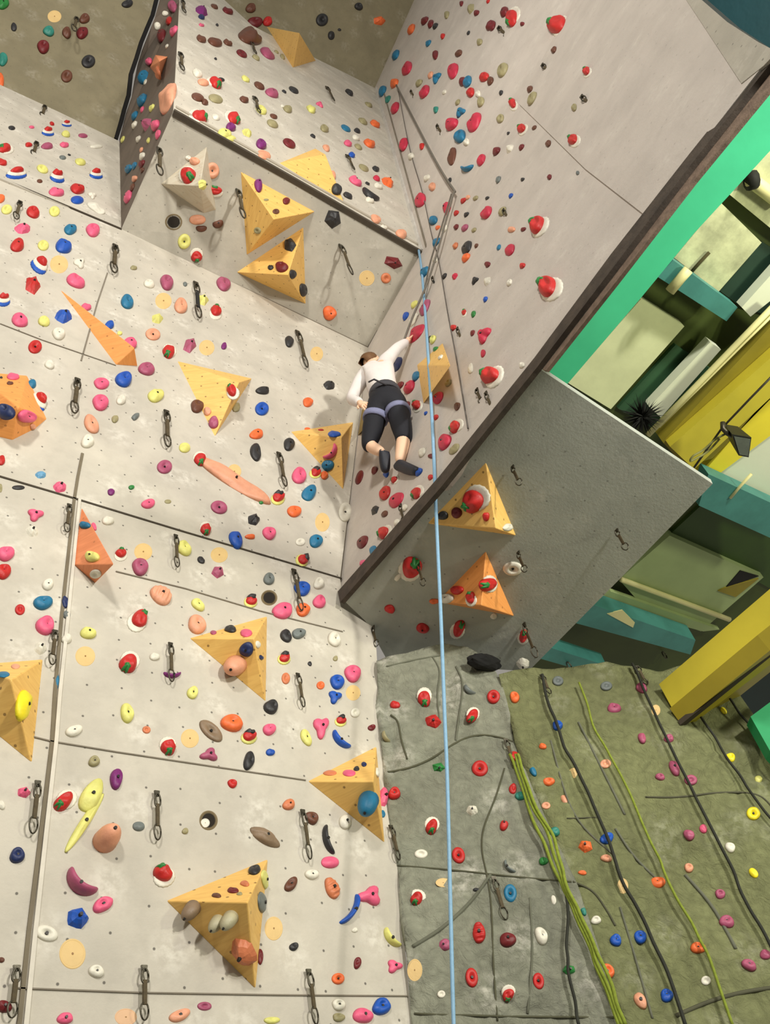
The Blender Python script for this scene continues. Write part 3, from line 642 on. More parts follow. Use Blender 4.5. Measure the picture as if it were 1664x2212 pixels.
DATA = """
@0 0 2.971
20 15 80 70 gb;350 105 80 70 KK;90 170 35 60 db;315 195 70 65 Tb;430 205 55 75 nb;545 115 70 60 nj;530 205 70 80 eb;820 20 70 50 dj;280 295 80 80 ej;570 390 80 75 do;430 485 65 75 no;20 375 60 80 Tb;5 520 40 110 ol
78 815 50 30 dq;205 812 40 20 kq;330 790 40 40 rd;430 790 65 35 F;310 840 80 50 F;425 855 60 50 yb;535 865 70 30 mq;620 935 90 25 wq;178 925 60 35 rd;305 932 80 40 mb;415 925 60 40 kb;405 1005 50 30 aq;445 992 20 20 db
40 945 100 60 W;15 1035 60 60 rb;110 1105 120 60 F;275 1080 70 65 yo;520 1030 80 50 yq;370 1125 90 90 F;620 1110 85 60 F;257 1158 40 25 nq;365 1225 95 60 kb;500 1205 90 80 rb;500 1275 90 50 bq;595 1250 60 50 wt;620 1330 120 40 wl 30
5 1270 50 60 ob;45 1340 65 55 yo;215 1355 80 80 rj;352 1352 65 60 yo;150 1455 110 70 kf;455 1465 75 70 tb;600 1470 90 75 kj;115 1565 85 80 rb;280 1570 65 60 yo;412 1570 95 100 bb
1105 35 60 70 mb;1060 85 40 40 wb;1080 130 40 60 rb;1010 165 50 50 wb;1110 195 60 80 kb;1030 220 60 100 eb;1045 235 30 60 pb;1070 295 30 30 wb;950 390 60 50 kb;1010 470 60 90 sb;920 490 80 80 tb;930 525 20 60 wb;905 640 100 80 tb
1065 620 230 80 pl 100;970 690 40 60 yb;860 740 60 60 tb;910 700 30 50 kb;860 800 50 50 wb;930 790 100 90 mf;990 800 70 90 kb;1010 860 40 70 kb;785 893 40 45 yo;885 890 40 50 wb;950 900 25 50 yb;905 960 30 40 pb;908 1000 40 70 wb;905 1050 50 60 eb;820 1080 90 60 tb
860 1060 40 50 tb;860 1145 60 50 pb;910 1090 40 40 nb;815 1260 60 90 kb;845 1200 40 60 nb
1195 1110 100 105 W -140;1245 1030 60 50 pb;1365 1095 80 100 po;1310 1185 80 70 yf;1375 1225 70 110 W 100;1210 1015 40 35 wb;1115 1425 100 95 cH;1270 1410 110 60 pq;1295 1460 50 90 nd 90;1400 1430 60 90 nd 70;1185 1550 75 90 yo;1265 1640 85 75 W -90
1300 60 100 80 uf;1295 105 50 40 Nb;1295 158 40 25 kb;1380 35 60 40 nq;1465 65 75 60 ej;1615 50 60 60 nb;1395 158 20 30 db;1295 245 60 80 nj;1385 265 100 60 nj 20;1465 270 60 60 nb;1555 340 70 70 eo;1385 375 20 25 db
1270 465 70 70 wb;1310 520 90 50 pq;1385 520 100 100 W -110;1425 505 50 30 dq;1275 615 90 50 nq 20;1310 650 60 60 nd;1390 625 100 50 cq 20;1280 735 120 80 W -160;1390 745 60 50 wq;1500 745 110 75 W -130;1580 505 50 50 yb;1570 635 60 60 nb;1485 810 75 60 uj;1445 850 100 60 yb;1485 880 80 40 yq;1590 845 70 70 yf
@500 0 2.971
125 50 60 60 nb;155 140 90 75 ej;235 135 60 60 rb;130 225 190 90 nl -2;240 330 120 80 mq 60;160 365 50 50 cb;290 330 30 30 cb;330 360 30 60 cb;90 500 50 50 yb;185 540 80 60 nq 20;265 590 95 60 mb 20;340 585 30 30 db;405 570 75 45 dq 30
195 700 70 80 yo;330 680 30 30 wb;365 695 60 75 cj;275 740 60 40 nq;270 785 85 55 cq 20;515 695 70 60 yb;570 665 50 60 kt;760 590 60 50 dj;885 665 60 45 cq;195 920 80 70 uj 40;375 915 80 75 eo 20;600 820 60 70 cj;525 870 35 35 db;215 985 95 50 pq 25
850 770 70 55 cq 30;925 790 65 65 ob;740 815 75 50 tq 20;810 835 50 40 db;800 880 50 50 wb;890 915 75 80 ob;750 915 60 50 kb;820 935 60 50 cq 30;612 945 70 40 pb 80;775 990 45 50 bb;855 1070 75 45 cq 30;930 1080 45 55 db
800 1155 85 70 kb 30;935 1140 50 50 kb;1010 1160 90 85 of;875 1175 30 30 db;945 1190 60 50 wb;905 1230 120 70 dc 35;890 1280 60 45 wb;650 1110 95 50 pd 80;680 1210 60 80 db;750 1250 60 60 dj;930 1400 75 60 pb 60;980 1455 50 35 wb;1095 1495 80 80 pj
585 125 70 75 do;820 40 50 50 dj;955 130 80 60 of;645 225 60 40 dq 90;695 190 20 20 db;175 1170 100 60 ud 80;355 1285 50 40 eb;225 1280 35 15 cq;288 1355 40 30 no;165 1480 40 40 co;660 1405 105 120 df
1235 130 70 60 eb;1275 150 50 60 eb;1305 165 40 50 db;1150 185 65 70 ob;1380 85 40 70 cd;1355 225 40 50 rd;1260 275 45 50 tb;1475 15 30 50 ed;1530 50 50 80 cf;1570 80 40 50 eb;1655 160 60 70 eb;1520 210 25 30 db;1050 350 60 70 tb;1120 435 110 60 kb -75
1305 340 90 45 ed 85;1415 450 110 65 kb -75;1455 340 70 45 nb;1275 480 40 50 pb;1310 495 80 80 tt;1200 530 60 55 cb;1040 530 60 80 ob;1235 585 90 85 kj;1480 520 50 75 eb;1510 520 60 80 tb;1620 490 70 70 rb;1365 590 40 30 wb;1530 590 60 70 rb;965 580 60 75 tb
1000 635 40 60 Tb;1045 690 65 80 kb;1310 695 60 40 Td 90;1580 600 40 50 wb;1450 655 40 40 cb;1465 715 80 75 tt;1595 650 50 70 cb;1405 790 100 100 kb;1550 780 125 75 kb -65;1100 920 100 65 kb 80;1220 930 60 40 rd 90;1150 1000 50 55 wb;1460 870 90 95 tj
1505 910 50 50 wb;1410 1000 110 50 nb -80;1600 1025 60 80 kb;1495 1065 100 70 tc;1250 1140 50 50 wb;1285 1195 50 60 pb;1400 1155 25 35 db;1205 1280 110 65 kb -80;1375 1330 110 60 kf 80;1290 1410 60 70 tb;1485 1285 60 40 rb;1515 1265 50 30 pb
1440 1365 60 35 rb;1505 1375 50 35 db;1565 1270 60 30 cb;1640 1270 40 25 db;1630 1360 100 80 kj -60;1325 1460 60 30 ob;1365 1465 60 50 wb;1440 1455 50 40 eb;1495 1460 70 45 mb;1555 1475 50 30 cb;1310 1550 60 70 tb;1435 1575 45 50 sb;1505 1585 95 60 db -65;1570 1575 40 30 nb;1500 1650 60 70 ob
@1000 0 2.506
135 5 30 25 rb;220 60 60 60 eb;262 85 110 60 W -70;155 135 45 60 ej;320 128 25 30 eb;88 225 30 50 cb;28 178 20 20 db;510 130 155 115 W 20;490 268 40 45 nb;667 385 75 55 W 60;210 375 80 55 cj -80;108 412 50 60 rb;145 435 40 50 nb;360 480 35 50 nb;370 530 80 50 cj -80
205 500 28 30 db;267 560 80 45 W 70;200 640 55 40 cj 80;600 580 30 50 cb;317 695 90 65 W 40;385 690 40 25 nb;245 720 18 25 db;460 775 35 45 nb;315 795 30 45 eb;248 800 55 60 wf;178 815 45 65 eb;595 755 110 65 W 40;190 970 35 45 aj;322 970 28 25 db;467 957 28 35 eb
620 935 18 30 ab;258 1058 25 35 bb;205 1150 70 45 cd -60;260 1240 60 35 pb;400 1215 130 115 W 35;325 1240 40 25 eb;250 1350 70 50 kb -60
@1000 500 2.506
193 85 25 35 tb;133 178 30 40 eb;320 183 33 40 rb;62 262 50 50 dt;127 265 45 60 wf;250 275 35 40 wb;455 295 175 125 W 35;120 365 33 33 bb;55 445 30 40 gb;105 555 90 100 kt;107 658 28 45 kb;50 548 25 40 eb;145 775 140 120 W 20;40 740 30 60 wb;318 722 30 40 wb
@500 500 2.971
370 75 80 85 df;320 222 90 60 ej;250 228 35 32 db;400 275 60 55 db;468 375 80 60 dj 70
375 700 60 75 db;548 785 75 85 KK;635 978 80 65 df;220 1015 105 60 dd 180;200 1132 80 80 bo;495 1090 70 55 ob;165 1295 85 60 ob;375 1360 70 75 db;160 1410 105 70 dj 85;440 1560 105 85 kj 60;870 300 90 90 KK;995 300 60 60 so;1045 200 120 75 ef 20;635 525 95 85 ob
660 1295 85 55 bb;630 1410 110 90 kc -50;615 1500 75 75 tb;545 1540 70 65 G;490 1265 40 20 oq;575 1270 40 20 rq;600 1560 50 50 ob
1170 465 50 60 yj;1235 485 110 65 mb -75;1115 540 50 60 bb;1165 565 90 45 wb -60;1180 650 135 50 kl -52;1235 255 75 80 tb;1305 180 60 35 wb;1365 285 40 40 db;1430 285 50 50 kf;1640 205 60 30 eb;1490 520 60 30 W 90;1420 615 45 50 rb;1290 690 55 60 yj;1270 690 30 50 db
1180 925 50 80 tb;1135 995 95 85 kb;1340 805 60 35 wb;1310 755 55 45 gb;1390 970 55 50 cj;1320 1065 90 60 kb -50;1185 1115 100 70 W 60;1125 1110 50 50 eb;1245 1165 25 30 bb;1310 1190 50 35 rb;1445 1120 55 40 nb -70;1435 1245 100 75 W -40;1360 1345 110 80 kb -50;1220 1415 50 70 wb
1425 1395 80 45 cb -45;1280 1440 60 30 eb;815 1575 100 40 eq -70;915 1530 60 50 eb;1045 1590 60 55 W;1275 1575 50 35 rb;1195 1540 60 60 bb;990 1555 45 50 bb;1055 850 105 60 Nb -60;1080 985 50 60 eb
@0 500 2.971
260 205 105 85 F 40;380 210 105 105 KK;515 195 75 70 wt;215 330 115 95 rf 80;490 310 115 85 kj 25;860 230 40 30 cb;960 330 65 60 wj;1075 320 90 95 mj;1190 335 30 30 ab;1440 330 100 80 mj 70;1050 445 95 95 KK;820 445 100 70 tj 50;25 430 80 75 F;1165 470 100 75 pj 60
1305 430 80 70 yf;1390 510 90 75 W 90;130 560 110 75 kb 30;285 570 70 70 yj;415 530 115 90 bf;380 650 85 70 wj;555 480 60 50 kb;705 595 60 50 bb;770 650 30 30 yb;840 710 85 70 kb;1015 550 75 65 yf;985 655 90 65 po 15;1090 760 90 85 W -60;1225 720 110 75 mf -60
1328 745 90 90 KK;1440 732 35 45 ub;228 735 80 75 ro;320 850 60 55 wb;945 875 100 80 mj;800 940 105 95 bj 40;655 970 105 65 kj;650 1090 110 90 kj;780 1075 60 60 wb;1005 1045 95 85 yb;1490 1020 90 75 W 60;1270 1115 90 75 nj;1330 1150 50 50 pb;1370 1220 65 75 mb;1520 1125 50 55 cb
85 925 75 45 kb;65 970 40 25 nb;30 1150 100 110 Nj;205 975 60 55 tb;255 1080 115 90 F 50;185 1190 100 90 kj;215 1255 40 35 pb;8 935 20 20 db;590 1230 135 75 pj 55;740 1200 40 50 cb;865 1190 70 45 ad -40;565 1340 85 80 wj;1190 1380 75 60 yq;1290 1450 90 80 W -90;1060 1505 85 80 mo
1505 1540 80 85 KK;265 1555 75 50 Bf;390 1630 90 75 kf;10 1465 50 60 rb;120 1640 85 28 dq;845 1640 35 30 gb;1510 1590 505 80 pl 32
@0 1000 2.971
5 160 20 50 co;715 183 50 40 ub;955 257 85 60 kj;1080 245 45 25 cq;1410 280 95 75 mo 20;230 325 105 80 kt;210 430 90 70 wf 30;40 575 105 95 kj;25 690 90 100 rj;310 775 70 75 wj;280 890 115 90 tj;130 938 60 60 ro;295 1035 130 110 kj 70;265 1180 85 85 wf
540 395 65 50 tb;605 405 50 30 kb 70;585 595 85 75 yb;610 715 65 55 wo;695 365 70 60 wb;780 580 75 75 W 90;920 570 105 100 KK;905 660 110 100 mj;1185 540 100 90 yj 40;1293 620 50 40 db 50;1408 590 100 90 KK;1405 692 80 75 mf;1040 840 140 105 pS 25;1275 905 90 70 yj 40
1615 875 75 70 G;895 1000 135 110 W 130;420 890 80 45 Nb 90;430 970 60 45 ab 90;430 1125 65 60 wb;570 1085 95 80 yb;1270 1030 130 100 pj 40;1370 1085 45 30 mb;548 1240 115 115 KK;835 1270 140 115 W -60;1115 1345 105 65 uc;995 1240 60 55 wb;1325 415 85 70 W -90;1635 355 80 75 df;1520 485 110 85 bb 60
1620 470 80 40 od 180;1240 1470 85 65 yj 90;820 1600 120 85 yj 70;1480 1060 75 65 db;1580 1085 85 50 kb;1580 1200 100 80 Nb -60;1500 1310 130 115 pD;165 1550 185 95 Yb 95;20 1350 90 35 tq;100 1300 60 30 pq;368 1395 110 22 tl 93
@500 1000 2.971
505 185 110 75 tb -55;305 215 80 80 G;195 245 35 32 gb;408 305 85 75 oj 30;585 380 85 110 KK;248 445 90 75 kj 60;445 505 55 45 wo;548 495 85 75 tb;465 615 75 80 G 60;245 740 80 65 aj 50;243 865 95 90 cH;130 880 75 75 G;460 800 105 85 bj;565 768 70 70 wj;335 940 125 100 kb 15;570 885 90 75 kj 50
465 935 95 80 ob;355 1105 80 70 dj 70;437 1090 80 70 ab;665 1125 95 80 wj 90;345 1245 75 75 G;505 1287 25 30 db;670 1253 30 32 cb;352 1380 65 50 so 90;575 1425 45 48 oo;785 1345 105 100 kj;685 1400 95 85 bj;670 1495 85 85 bt;782 1475 85 90 KK;797 1600 55 55 wo;260 1560 100 85 dj 70
735 310 115 75 wo 90;175 1165 60 45 wb;195 1248 50 35 Nb;980 190 110 75 rj 80;1050 235 120 65 kb -45;1185 185 95 65 W -50;915 300 70 50 df -50;980 325 60 40 nb;1110 285 50 45 wb;1060 380 60 45 wb;975 440 110 80 W -20;835 505 95 55 eb -50;905 560 80 45 tb 80;840 640 60 45 kb
@0 0 1
1022 1080 60 50 W -45;985 1108 25 22 eb;955 1114 24 18 db;1049 1113 24 18 rd 90;1099 1139 28 16 wb;1060 1262 40 34 W -10;985 1274 26 20 rb;1015 1292 30 22 W 90;962 1292 30 22 wj;938 1300 20 12 ob;887 1232 52 44 W 120;858 1250 28 14 wd -50;842 1317 22 18 rb;913 1359 26 22 rb;990 1362 40 28 W 120;1108 1230 40 26 wo;1131 1378 30 22 W 100;1130 1437 30 26 wf;1067 1332 15 12 wb
@0 1500 3.106
500 240 110 75 wj -15;985 235 50 45 so;1275 295 110 115 KK;1420 240 175 85 Ao 45;1135 340 120 105 W -90;1410 400 120 90 mt;635 445 80 70 cj;785 560 130 90 ub 100;440 705 165 115 W -40;620 670 250 120 yb -62;575 850 430 58 yl -57;165 650 90 75 kf;10 740 50 60 wb
735 945 150 145 pD;935 880 85 60 aq;1245 915 42 40 cb;1400 845 112 120 cH;1378 862 55 55 wK;120 1075 105 100 Nj;565 1235 225 190 mc 40;1105 1200 145 135 W 60;695 1405 140 95 kj -40;530 1490 150 145 bf;315 1600 145 95 wo 15;487 1740 160 185 KK;650 1855 100 90 wj
1375 2090 85 55 mo;12 1780 40 35 nb;30 2090 100 90 eb;440 2170 110 75 kb;845 2165 135 105 pK;1210 2150 140 80 pj -20
1270 1465 100 95 AD
@450 1500 3.106
130 1530 95 95 CD;45 1550 85 85 CD;225 1750 220 150 sf 50;310 1170 80 75 dj;245 1265 60 35 sb;165 1310 70 40 ej;55 1345 60 32 nj;210 1335 40 20 cb;385 1240 120 45 yb 85;370 1395 140 55 ab 88;350 1755 110 40 eb 88
165 185 140 115 oj;415 230 80 80 kj;280 275 95 90 G;278 440 120 75 dj 95;420 385 55 52 bb;660 285 110 65 yj 70;765 210 150 105 kt 95;895 170 70 70 G;905 290 150 90 bc 45;1100 220 50 42 ej;165 595 65 55 rj;545 735 80 70 sb;700 825 100 75 nj 60
390 950 210 80 Aw 32;820 960 190 90 dc 75;825 1120 125 75 kq;700 1205 90 70 wj 20;560 1270 105 70 nj -50;838 1295 145 85 sS 60;1095 1345 160 135 kt;975 1430 210 100 bc -60;440 1570 110 145 KK;578 1690 60 58 dj;985 1580 40 32 wb;1250 1620 150 95 yc 50
1005 1800 80 50 ej -70;875 1905 75 72 oo;1255 1820 105 90 kt;880 2080 95 75 wj;880 2165 90 55 cj;1045 2150 125 110 kb;1170 2090 125 110 bj;430 2185 100 50 yj
1065 750 125 125 tD;925 850 110 75 wb 90;945 520 90 42 kq;995 495 40 28 db;1045 465 40 28 Nb;815 520 95 35 sq;1140 525 70 42 wb 90;1185 680 140 70 kf 95;1250 660 85 80 rj;1175 800 50 28 tb 90
@800 1400 2.724
145 330 55 50 rb;320 285 110 80 W -90;370 430 100 95 rf;610 390 90 70 W -60;725 283 72 72 ro;595 240 75 50 ac 40;850 285 60 60 oj;100 515 70 45 cc 60;405 705 80 65 gf;645 705 90 85 ro;848 630 60 50 rb;840 825 65 42 rj 90;888 865 70 50 Tb;600 950 70 65 wf;365 1040 100 80 W -80
790 1030 75 60 rd 110;300 1210 70 52 wo;520 1215 90 68 ro 70;815 1275 85 60 ac 50;1020 1250 55 42 gb;430 1380 80 48 KK;275 1465 95 90 W -70;825 1440 100 70 to 80;640 1670 120 75 S 80;810 1710 100 75 eb;1010 1690 105 75 wj 60;435 1745 75 70 mb;262 1895 80 120 KK;600 1935 105 65 ro 85
990 1955 90 60 ro 85;815 2035 95 75 W -80;420 2035 45 40 wo;625 1420 38 24 db;1105 450 65 55 bb;1015 575 42 38 ob;955 715 70 45 td 60;1050 785 68 55 oj;1200 735 58 55 KK;1145 885 65 40 pq 60;1035 925 50 38 po;1085 1080 65 55 Tb;1265 1160 85 72 of;1250 1320 50 28 ob
1080 1480 60 28 wq 80;1255 1540 60 38 Td 70;1330 1600 65 50 wj;1175 1890 75 58 gf
@1164 1400 2.724
445 350 75 68 mj;605 230 65 60 mb;690 365 48 58 KK;610 525 60 48 mb 60;765 530 60 50 mb;395 678 60 48 po;800 700 90 60 mb 60;715 755 55 42 mj;897 773 70 55 mo;405 1115 75 68 bj;398 1235 65 45 pj;885 1095 70 55 mb 50;970 1060 60 42 kb 70
1130 640 60 50 Yj 40;1295 770 50 42 yb;1265 970 75 70 Yo;1265 1320 70 42 Yq 50;885 1290 58 50 pj;495 1400 58 82 KK;700 1375 85 68 oj;1070 1445 65 55 mj;1108 1605 85 80 mj;600 1695 78 70 bj;455 1715 80 62 bj 60;940 1760 85 75 oj
1335 1800 60 65 mb;1240 1860 90 65 mj 20;405 1900 95 80 oj 40;755 2040 82 74 bj;600 2070 110 60 pb 60;1130 1170 70 50 wj 60;985 1955 55 50 wo;1090 365 50 28 Yq 50;115 190 60 50 ao;400 220 62 50 ao
"""  # brown teardrop just below the overhang's peach flat hold stands in for a shadow
ox = oy = 0; sc = 1
for line in DATA.strip().split('\n'):
    if line[0] == '@': ox, oy, sc = map(float, line[1:].split()); continue
    for it in line.split(';'):
        f = it.split(); x, y, w1, h1 = [float(q) for q in f[:4]]; ct = f[4]; ang = float(f[5]) if len(f) > 5 else None
        X, Y_ = ox+x/sc, oy+y/sc
        if ct in ('W', 'F', 'G'): col, t = 'x', ct; ang = 0 if ang is None else ang
        elif ct == 'S': col, t = 'r', 'S'
        else: col, t = ct[0], ct[1]
        if t == 'w': t = 'l'
        if X > 800 and Y_ < 1300 and col == 'k': col = 'R'
        pln_ = None
        hold(X, Y_, w1/sc, h1/sc, col, t, ang, pln_)
for h in HOLDS:
    if h['cat'] != 'climbing hold': h['px'] += 9999
HOLDS.sort(key=lambda h: -h['px'])
nH = sum(h['cat'] == 'climbing hold' for h in HOLDS); keep = len(HOLDS)-nH+298
REST = HOLDS[keep:]; HOLDS = HOLDS[:keep]
for h in HOLDS: build_hold(h)
vs, fs, mi, sl, sms = [], [], [], [], []
for h in REST:
    for q in h['P']:
        g = bake(q[1], h['B'], h['H'], q[3], q[4]); b_ = len(vs)
        if q[2] not in sl: sl.append(q[2])
        vs += [h['fr'] @ V(v_) for v_ in g[0]]
        fs += [tuple(b_+i for i in f_) for f_ in g[1]]; mi += [sl.index(q[2])]*len(g[1]); sms += [g[2]]*len(g[1])
so = mesh_obj('small_climbing_holds', vs, fs, None, slots=sl, mi=mi)
for p_, s_ in zip(so.data.polygons, sms): p_.use_smooth = s_
bm = bmesh.new(); bm.from_mesh(so.data); bmesh.ops.recalc_face_normals(bm, faces=bm.faces); bm.to_mesh(so.data); bm.free()
tag(so, 'hundreds of small bright climbing holds scattered between the larger ones over every wall', 'climbing holds', kind='stuff')
print('HOLDS', len(HOLDS), len(REST))

# ------------------------------------------------------------ quickdraws hanging from the walls
STEEL = plain('carabiner_steel', (88,84,72), .4, .3, 20, .75)
SLING = plain('sling_webbing', (84,72,48), .8, .3, 20)
SLINGB = plain('sling_black', (34,34,32), .8, .3, 20)
def ovalring(cx, cz, rx, rz, r, taper=.0, n=18):
    P = []
    for i in range(n+1):
        t = 2*math.pi*i/n; P.append(V((cx+math.cos(t)*rx*(1-taper*math.sin(t)), 0, cz+math.sin(t)*rz)))
    return P, r
def meshpath(name, P3, r, mat):
    o = wpath(name, P3, r, mat, None, 6); me = o.data; bpy.data.objects.remove(o); return me
L_ = .42
QM = dict(hanger=None)
bm = bmesh.new(); bmesh.ops.create_cube(bm, size=1)
for v_ in bm.verts: v_.co = V((v_.co.x*.034*(1.2 if v_.co.z > 0 else .8), v_.co.y*.016, v_.co.z*.055-.005))
bmesh.ops.bevel(bm, geom=bm.edges[:], offset=.004, segments=2, affect='EDGES')
me = bpy.data.meshes.new('bolt_hanger'); bm.to_mesh(me); bm.free(); me.materials.append(STEEL); QM['bolt_hanger'] = me
QM['upper_carabiner'] = meshpath('upper_carabiner', *ovalring(0, -.075, .019, .062, .006, .15), STEEL)
QM['lower_carabiner'] = meshpath('lower_carabiner', *ovalring(0, -.355, .027, .068, .0055, -.15), STEEL)
def slingme(m):
    bm = bmesh.new(); bmesh.ops.create_cube(bm, size=1)
    for v_ in bm.verts: v_.co = V((v_.co.x*.027, v_.co.y*.012, v_.co.z*.20-.205))
    bmesh.ops.bevel(bm, geom=bm.edges[:], offset=.004, segments=2, affect='EDGES')
    me = bpy.data.meshes.new('sling'); bm.to_mesh(me); bm.free(); me.materials.append(m); return me
QM['sling'] = slingme(SLING); QM['sling2'] = slingme(SLINGB)
QD = []
def draw(x1, y1, x2, y2, where, dark=False):
    c = cast(x1, y1)
    if not c: return
    p, n, dist, surf = c
    top = p+n*.02
    r2 = ray(x2, y2)
    # how far down the free end hangs: the vertical through the bolt seen at the lower pixel
    best = min((abs((top-ZD*l/100-CAM).normalized().angle(r2)), l/100) for l in range(8, 90, 2))
    L = max(.14, min(.62, best[1])); s = L/.42
    root = empty('quickdraw', top)
    nh = V((n.x, n.y, 0)); nh = nh.normalized() if nh.length > .2 else V((-.5,-.8,0)).normalized()
    q = ZD.cross(nh); q.normalize()
    rot = Matrix((q, -nh, ZD)).transposed().to_3x3()
    wd = min(s, 1.15)
    root.rotation_euler = rot.to_euler(); root.scale = (max(wd,.6)*1.15, max(wd,.6)*1.1, s)
    for nm in ('bolt_hanger', 'upper_carabiner', 'sling2' if dark else 'sling', 'lower_carabiner'):
        o = bpy.data.objects.new(nm.replace('2', ''), QM[nm]); COL.objects.link(o); o.parent = root
        if nm != 'bolt_hanger': o.location = (0, -.014, 0)
        if nm == 'lower_carabiner': o.rotation_euler = (0, 0, .35)
    QD.append(dict(o=root, x=(x1+x2)/2, y=(y1+y2)/2, surf=surf, desc='metal and webbing', size=L, cat='quickdraw', t='Q', px=abs(y2-y1)*40))
for ln in """165 42 141 140;96 233 95 258;78 312 77 342;42 441 41 478;343 323 352 412;393 6 397 30;388 120 392 155;542 95 546 118;548 215 549 247;705 192 729 238;513 413 531 503;735 532 768 628;247 536 247 592;421 617 433 708 d
641 722 665 812;165 826 166 896;357 895 360 968;600 985 608 1052;147 1097 142 1153;377 1163 377 1225;116 1370 113 1440;365 1397 358 1475;632 1238 645 1322;640 1462 645 1533;335 1718 330 1820;78 1697 70 1800;32 2095 36 2205;307 2095 308 2205;650 1758 652 1856;662 2103 670 2210
1080 62 1099 84;1176 143 1199 166;1262 212 1288 241;1092 457 1110 484;993 713 1004 748;890 198 890 220;947 273 948 303;748 340 755 372;1036 845 1040 862;1056 853 1076 898;905 1215 930 1265;1108 1005 1124 1048;1332 1142 1361 1187;1120 1190 1148 1235;1133 1345 1163 1420;871 1095 874 1130
1066 1903 1078 1988;1093 1602 1105 1660;840 1790 858 1860;882 2120 900 2205;938 602 935 635 d;808 1350 812 1400;1168 1462 1178 1500;1375 1445 1388 1480""".replace('\n', ';').split(';'):
    f = ln.split(); draw(*map(float, f[:4]), '', len(f) > 4)

# ------------------------------------------------------------ ropes
RB, RG, RD, RL = plain('rope_pale_blue', (134,176,206), .6, .15, 60), plain('rope_grey', (112,106,96), .8, .3, 60), plain('rope_black', (40,42,32), .8, .3, 60), plain('rope_lime', (134,150,44), .8, .3, 60)
def rope(pts, t0, t1, r, mat, label, group=None, extra=None):
    P = smooth_pts(pts, 6)
    n_ = len(P)
    a = CAM+ray(*P[0])*t0; b = CAM+ray(*P[-1])*t1
    out = []
    for i, (x, y) in enumerate(P):
        # each point lies nearest to the straight line from anchor to free end
        rd = ray(x, y); ab = b-a; nn = rd.cross(ab); nn = ab.cross(nn)
        t_ = (a-CAM).dot(nn)/rd.dot(nn) if abs(rd.dot(nn)) > 1e-6 else t0
        hh_ = cast(x, y)
        if hh_: t_ = min(t_, hh_[2]-.12)
        out.append(CAM+rd*t_)
    for _ in range(4): out = [out[0]]+[(out[i-1]+out[i]*2+out[i+1])/4 for i in range(1, len(out)-1)]+[out[-1]]
    o = wpath('climbing_rope', out, r, mat, None, 8); tag(o, label, 'rope', group); return o
ta = (U0-CAM).length
rope([(905,541),(913,600),(926,779),(936,950),(944,1145),(953,1337),(961,1552),(967,1694),(975,2024),(981,2240)], ta-.05, 3.2,
     [.013-.006*i/54 for i in range(55)], RB, 'long pale blue climbing rope hanging straight down from the inner corner past the climber')
def rope2(pts, off, r, mat, label, group=None):
    o = drape(pts, off, r, mat, 'climbing_rope'); tag(o, label, 'rope', group)
rope2([(862,188),(905,270),(942,340),(968,385),(992,420)], .05, .013, RG, 'grey rope slanting across the high right wall below the dark alcove')
rope2([(992,420),(978,470),(960,540),(935,620),(905,690),(885,745)], .06, .010, RG, 'grey rope running down the right wall to the raised hand of the climber')
rope2([(984,425),(962,500),(940,570),(926,640)], .05, .008, RG, 'thin second grey strand beside the rope above the climber')
rope2([(861,192),(887,323),(914,414),(934,505),(951,567),(971,682),(988,769),(1015,927)], .012, .006, plain('cord_dark', (96,90,84), .8), 'very thin dark cord down the right wall from alcove towards the timber lip')
rope2([(1166,1462),(1185,1530),(1201,1575),(1218,1620),(1268,1710),(1292,1790),(1325,1860),(1345,1910),(1375,1980),(1432,2090),(1478,2225)], .04, .009, RD, 'black rope crossing the olive rock wall diagonally, leftmost dark one of three')
rope2([(1366,1442),(1392,1495),(1420,1565),(1456,1640),(1505,1740),(1540,1810),(1582,1885),(1612,1965),(1640,2010),(1668,2062)], .04, .008, RD, 'black rope with knots on the olive rock wall, starting left of the yellow beam')
rope2([(1500,1540),(1545,1612),(1600,1695),(1640,1755),(1680,1800)], .04, .007, RD, 'dark rope on the olive rock wall emerging from behind the yellow beam')
rope2([(1575,1515),(1610,1575),(1650,1640),(1680,1690)], .05, .007, RD, 'thin dark rope at the far right of the olive rock wall')
lb_ = [(1112,1640),(1140,1720),(1170,1800),(1200,1880),(1225,1935),(1245,1990),(1275,2060),(1305,2140),(1330,2225)]
for k_i, lab in enumerate(('lime green rope down the edge between the two rock walls, left strand of three', 'lime green rope down the edge between the two rock walls, middle strand of three', 'lime green rope down the edge between the two rock walls, right strand of three')):
    rope2([(x+(k_i-1)*(7 if i < 4 else 4), y) for i, (x, y) in enumerate(lb_)], .045+.01*k_i, .009, RL, lab, 'lime ropes on the rock edge')
rope2([(1245,1485),(1275,1560),(1310,1640),(1345,1700),(1375,1775),(1412,1850),(1455,1940),(1500,2025),(1540,2100),(1582,2225)], .05, .007, RL, 'thin lime green rope down the middle of the olive rock wall')
rope2([(1222,1925),(1226,1990),(1224,2060),(1228,2130),(1252,2225)], .04, .008, RD, 'short black rope hanging below the knot in the lime rope bundle')

